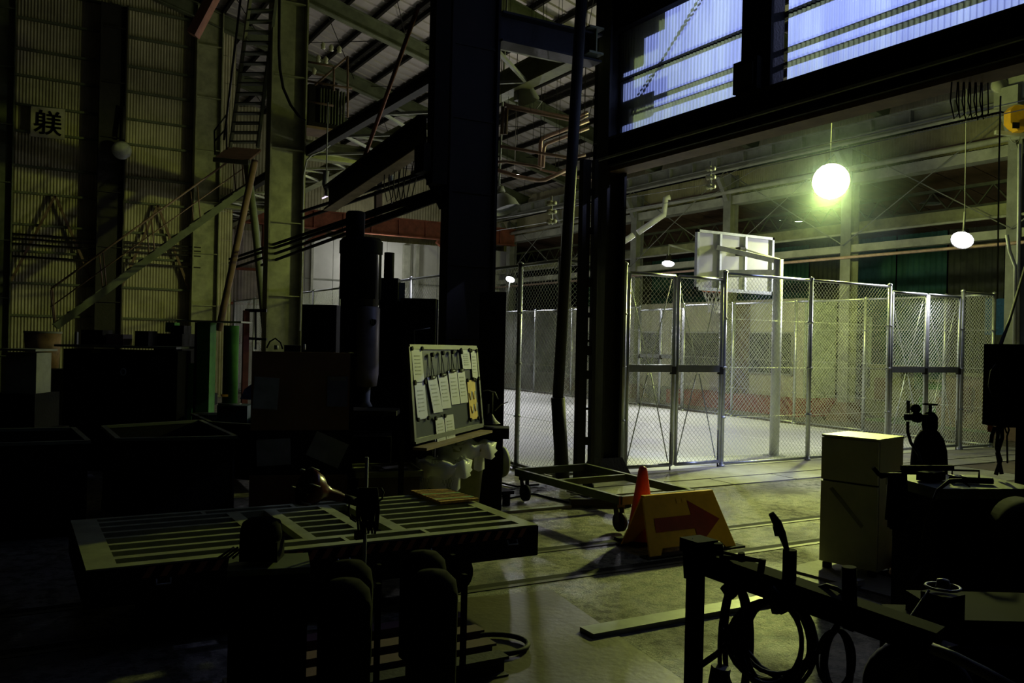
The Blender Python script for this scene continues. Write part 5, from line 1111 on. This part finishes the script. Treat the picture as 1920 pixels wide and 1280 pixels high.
# ------------------------------------------------------------------ skips and machines at the left
def skip(name, label, A, B, Cc, Dd, z):   # rim corners: front left, front right, back right, back left
    cen = (A+B+Cc+Dd)/4; t = thing(name, label, 'box', V((cen.x, cen.y, 0)))
    for p, q in ((A, B), (B, Cc), (Cc, Dd), (Dd, A)):
        n_ = (q-p).cross(V((0, 0, 1))).normalized()*.0
        p0_, q0_ = V((p.x, p.y, .1)), V((q.x, q.y, .1)); inn = (cen-(p+q)/2); inn.z = 0; inn = inn.normalized()*.02
        MB().poly([p0_, q0_, q, p], 1, inn*0+V((1e-9, 0, 0))) if False else MB()._add([p0_, q0_, q, p, p0_+inn, q0_+inn, q+inn, p+inn], [(0, 1, 2, 3), (7, 6, 5, 4), (3, 2, 6, 7), (0, 4, 5, 1), (0, 3, 7, 4), (1, 5, 6, 2)]).build('side_wall', BLACK, t)
        MB().bar(p, q, .05, .03).build('rim', OLIVED, t)
    P = [V((v_.x, v_.y, .1)) for v_ in (A, B, Cc, Dd)]; MB().poly(P, .02, (0, 0, 1)).build('bottom', BLACK, t)
    for v_ in (A, B, Cc, Dd): w_ = v_.lerp(cen, .08); MB().box((w_.x, w_.y, .05), (.1, .1, .1)).build('foot', BLACK, t)
skip('steel_skip', 'black open steel box at the left edge', aZ(-120, 836, .9), aZ(165, 828, .9), aZ(137, 803, .9), aZ(-100, 808, .9), .9)
skip('steel_skip', 'black open steel box in front of the green machine', aZ(222, 824, .9), aZ(441, 819, .9), aZ(375, 789, .9), aZ(194, 800, .9), .9)
skip('steel_skip', 'black open steel box farther back beside the brown cabinet', aZ(395, 792, .8), aZ(520, 800, .8), aZ(470, 774, .8), aZ(360, 776, .8), .8)
def mach(name, label, cat, x0, x1, y0, y1, D_, parts, dep=.5, mt=BLACK):
    k = D_/1624; c0 = aD((x0+x1)/2, 700, D_); cb = V((c0.x, c0.y, 0)); yh = 638+.0229*((x0+x1)/2-960); t = thing(name, label, cat, cb)
    def B_(nm, xa, xb, ya, yb, dd, m_, off=0):
        za, zb = 1.95-(yb-yh)*k, 1.95-(ya-yh)*k; za = max(za, 0)
        MB().box(cb+CR*(((xa+xb)-(x0+x1))/2*k)+V((0, 0, (za+zb)/2))-CF*off, ((xb-xa)*k, dd, zb-za), -yaw).build(nm, m_, t)
    B_('body', x0, x1, y0, y1, dep, mt)
    for p in parts: B_(*p)
    return t
mach('lathe', 'long black machine with a thin lit top edge at the left', 'machine', 135, 345, 655, 1000, 12.3,
     [('top_plate', 128, 350, 647, 651, .8, OLIVED), ('top_box', 160, 200, 618, 647, .3, BLACK), ('top_can', 206, 238, 626, 646, .3, BROWN), ('top_post', 140, 144, 622, 648, .05, OLIVED), ('control_head', 260, 285, 620, 648, .3, BLACK), ('switch_plate', 190, 203, 655, 661, .02, OLIVE, .26), ('guard', 292, 322, 665, 700, .1, DARK, .26), ('bracket', 180, 205, 640, 648, .1, OLIVE)])
q = aD(231, 697, 11.9); MB().tube([q+CR*.035*math.cos(k*R(30))+V((0, 0, .045*math.sin(k*R(30)))) for k in range(12)], .008, 6, closed=True).build('ring_handle', PALE, label='pale ring hanging on the front of the long black machine', cat='ring')
mach('bollard_machine', 'pale capped square column of a machine at the left edge', 'machine', 26, 82, 660, 735, 9.5, [('cap', 20, 87, 653, 657, .45, OLIVE), ('lower_body', 10, 90, 735, 800, .5, BLACK), ('plinth', -20, 110, 800, 1100, .5, BLACK)], .3, OLIVE)
g = aD(80, 650, 13); g = V((g.x, g.y, 0)); t = thing('ochre_drum', 'ochre rusty drum on a dark machine at the left', 'drum', g+V((0, 0, 1.35)))
MB().lathe([(0, 1.38), (.22, 1.38), (.25, 1.9), (0, 1.9)], g, n=24).build('drum', mat('rusty ochre', (.33, .20, .05), .7, var=.5, scale=5), t); MB().lathe([(.26, 1.9), (.26, 1.93), (0, 1.93)], g, n=24).build('lid', OLIVE, t)
MB().box(g+V((0, .0, .68)), (.7, .5, 1.37)).build('stand', BLACK, t)
mach('black_press', 'black blocky machine between the long machine and the green posts', 'machine', 300, 352, 625, 1000, 13, [('green_cap', 313, 330, 604, 622, .2, GREENP), ('round_cover', 325, 350, 610, 640, .3, BLACK), ('arm', 340, 415, 734, 755, .3, BLACK, .3)])
t = mach('green_machine', 'bright green upright post of a machine at the left', 'machine', 374, 398, 604, 870, 12.6, [('top_plate', 340, 460, 601, 604, .5, OLIVE), ('side_web', 360, 368, 680, 870, .1, GREENP, .1), ('dark_web', 368, 374, 604, 870, .2, BLACK)], .25, GREENP)
g = aD(432, 700, 12.2); g = V((g.x, g.y, 0)); t = thing('green_pillar', 'round green pillar standing on a teal box', 'pillar', g+V((0, 0, .9)))
MB().cyl(g+V((0, 0, .98)), g+V((0, 0, 2.07)), .105, 28).build('pillar', GREENP, t); MB().cyl(g+V((0, 0, .96)), g+V((0, 0, .98)), .16, 24).build('flange', OLIVED, t)
MB().box(g+CR*.1+V((0, 0, .48)), (.42, .4, .96), -yaw).build('pedestal', mat('dark teal', (.03, .07, .06), .6), t)
MB().box(aD(421, 741, 12.1), (.08, .08, .03)).build('yellow_scrap', YELL, label='small yellow piece on the teal box by the green pillar', cat='scrap')
b = MB(); pts = [aD(x, y, 11.8) for x, y in ((450, 748), (458, 730), (468, 722), (480, 716), (480, 750))]; b.poly(pts, .25, CF); b.build('blue_cloth', mat('blue plastic cloth', (.10, .13, .30), .5, bump=.9, bscale=12), label='crumpled blue cloth behind the brown cabinet', cat='cloth')
t = thing('pipe_rack', 'rust brown post rack in front of the pale far corner', 'rack', aD(460, 745, 14)); pa, pb_ = aD(462, 582, 14), aD(458, 745, 14)
MB().bar(pa, V((pb_.x, pb_.y, 0)), .09, .09).build('post', RUST, t); MB().bar(aD(460, 582, 14), aD(500, 582, 14), .05, .05).build('rail', DARK, t); MB().bar(aD(460, 634, 14), aD(500, 636, 14), .04, .04).build('rail', DARK, t); MB().bar(aD(479, 582, 14), aD(479, 655, 14), .03, .03).build('upright', DARK, t)
# yard machinery behind the far fence, at the right
for (x, y, w_, h_, d_, mt, lb) in ((1672, 690, 1.5, 1.6, 22.4, OLIVE, 'pale olive shelf rack with goods behind the far fence'), (1605, 720, .5, 2.6, 21.8, DARK, 'dark lattice mast behind the far fence'), (1830, 700, 1.6, 1.5, 21, mat('tan goods', (.33, .25, .15), .8, var=.5, scale=3), 'tan stacked goods behind the last fence panel'), (1770, 720, 1.0, 1.2, 23, GREENP, 'green machine behind the double gate')):
    c0 = aX(x, y, d_); cb = V((c0.x, c0.y, 0)); t = thing('storage_rack' if 'shelf' in lb else ('lattice_mast' if 'mast' in lb else ('goods_stack' if 'goods' in lb else 'green_machine')), lb, 'rack' if 'shelf' in lb else 'machine' if 'machine' in lb else 'mast' if 'mast' in lb else 'goods', cb)
    if 'mast' in lb:
        for s in (-.2, .2): MB().b2((cb.x-.04, cb.y+s-.04, 0), (cb.x+.04, cb.y+s+.04, 3.0)).build('upright', DARK, t)
        for k in range(8): MB().bar((cb.x, cb.y-.2, .2+k*.35), (cb.x, cb.y+.2, .37+k*.35), .03, .03).build('lattice_bar', DARK, t); MB().bar((cb.x, cb.y+.2, .37+k*.35), (cb.x, cb.y-.2, .55+k*.35), .03, .03).build('lattice_bar', DARK, t)
        MB().b2((cb.x+.3, cb.y-.25, .3), (cb.x+.34, cb.y+.25, 2.9)).build('back_sheet', PGREEN, t)
    else:
        MB().b2((cb.x-.4, cb.y-w_/2, 0), (cb.x+.4, cb.y+w_/2, h_*.5)).build('lower_body', mt, t); MB().b2((cb.x-.3, cb.y-w_*.35, h_*.5), (cb.x+.3, cb.y+w_*.4, h_*.9)).build('upper_body', mt, t)
        MB().b2((cb.x-.45, cb.y-w_*.5, h_*.88), (cb.x+.4, cb.y+w_*.3, h_*.93)).build('shelf', OLIVE, t); MB().b2((cb.x-.5, cb.y-.2, h_*.3), (cb.x-.4, cb.y+.2, h_*.7)).build('box', PALE if 'machine' in lb else BROWN, t)
MB().b2((20.2, 11.5, 0), (25.3, 15.8, .03)).build('green_floor', mat('green floor paint', (.20, .32, .16), .6, var=.2), label='green painted floor strip beyond the far fence', cat='floor paint')

# halo haze volume added for the bloom and dusty glow round the big lamp
hz = bpy.data.materials.new('halo haze'); hz.use_nodes = True; n = hz.node_tree; n.nodes.remove(n.nodes['Principled BSDF'])
vs_ = n.nodes.new('ShaderNodeVolumeScatter'); vs_.inputs['Anisotropy'].default_value = .35; vs_.inputs['Color'].default_value = (.72, .92, 1, 1)
tc = n.nodes.new('ShaderNodeTexCoord'); gr = n.nodes.new('ShaderNodeVectorMath'); gr.operation = 'LENGTH'; mr = n.nodes.new('ShaderNodeMapRange')
mr.inputs[1].default_value = .2; mr.inputs[2].default_value = 1.9; mr.inputs[3].default_value = .04; mr.inputs[4].default_value = 0
n.links.new(tc.outputs['Object'], gr.inputs[0]); n.links.new(gr.outputs['Value'], mr.inputs[0]); n.links.new(mr.outputs[0], vs_.inputs['Density'])
n.links.new(vs_.outputs[0], n.nodes['Material Output'].inputs['Volume'])
bmx = bmesh.new(); bmesh.ops.create_icosphere(bmx, subdivisions=3, radius=1.95); me = bpy.data.meshes.new('halo_haze'); bmx.to_mesh(me); bmx.free(); me.materials.append(hz)
o = obj_new('halo_haze', me); o.location = L_MAIN; tag(o, 'thin halo haze added for the bloom and dusty glow of the big mercury lamp', 'haze', None, 'stuff')

GROUPS = {'clipboard': 'clipboards of the notice board and crate', 'paper_sheet': 'paper sheets pinned on boards', 'gas_cylinder': 'gas cylinders', 'steel_section': 'pile of steel sections', 'flood_lamp': 'flood lamps',
          'pendant_lamp': 'pendant lamps', 'fence_gate': 'gate leaves of the court fence', 'chain_link_fence': 'sides of the court fence', 'cross_brace': 'crossed tie rods of the outer columns', 'bus_bar': 'dark slanting bus bars',
          'trolley_wire': 'trolley wires', 'insulator_rack': 'trolley wire insulators', 'steel_column': 'steel columns of the hall', 'waste_bin': 'waste bins', 'steel_skip': 'open steel boxes', 'traffic_cone': 'traffic cones',
          'floor_rail': 'rails in the floor', 'cross_beam': 'cross beams of the crane row', 'wall_pipe': 'thin pipes on the gable wall', 'pipe': 'pipes of the hall', 'cable_coil': 'hung cable coils', 'crane_girder': 'crane girders',
          'cable_festoon': 'looped crane cables', 'portal_post': 'posts of the portal beam', 'machine_cabinet': 'black machine cabinets', 'floor_hose': 'hoses on the floor'}
for o in SC.objects:
    k = o.name.split('.')[0]
    if o.parent is None and k in GROUPS and o.get('label') and not o.get('group'): o['group'] = GROUPS[k]
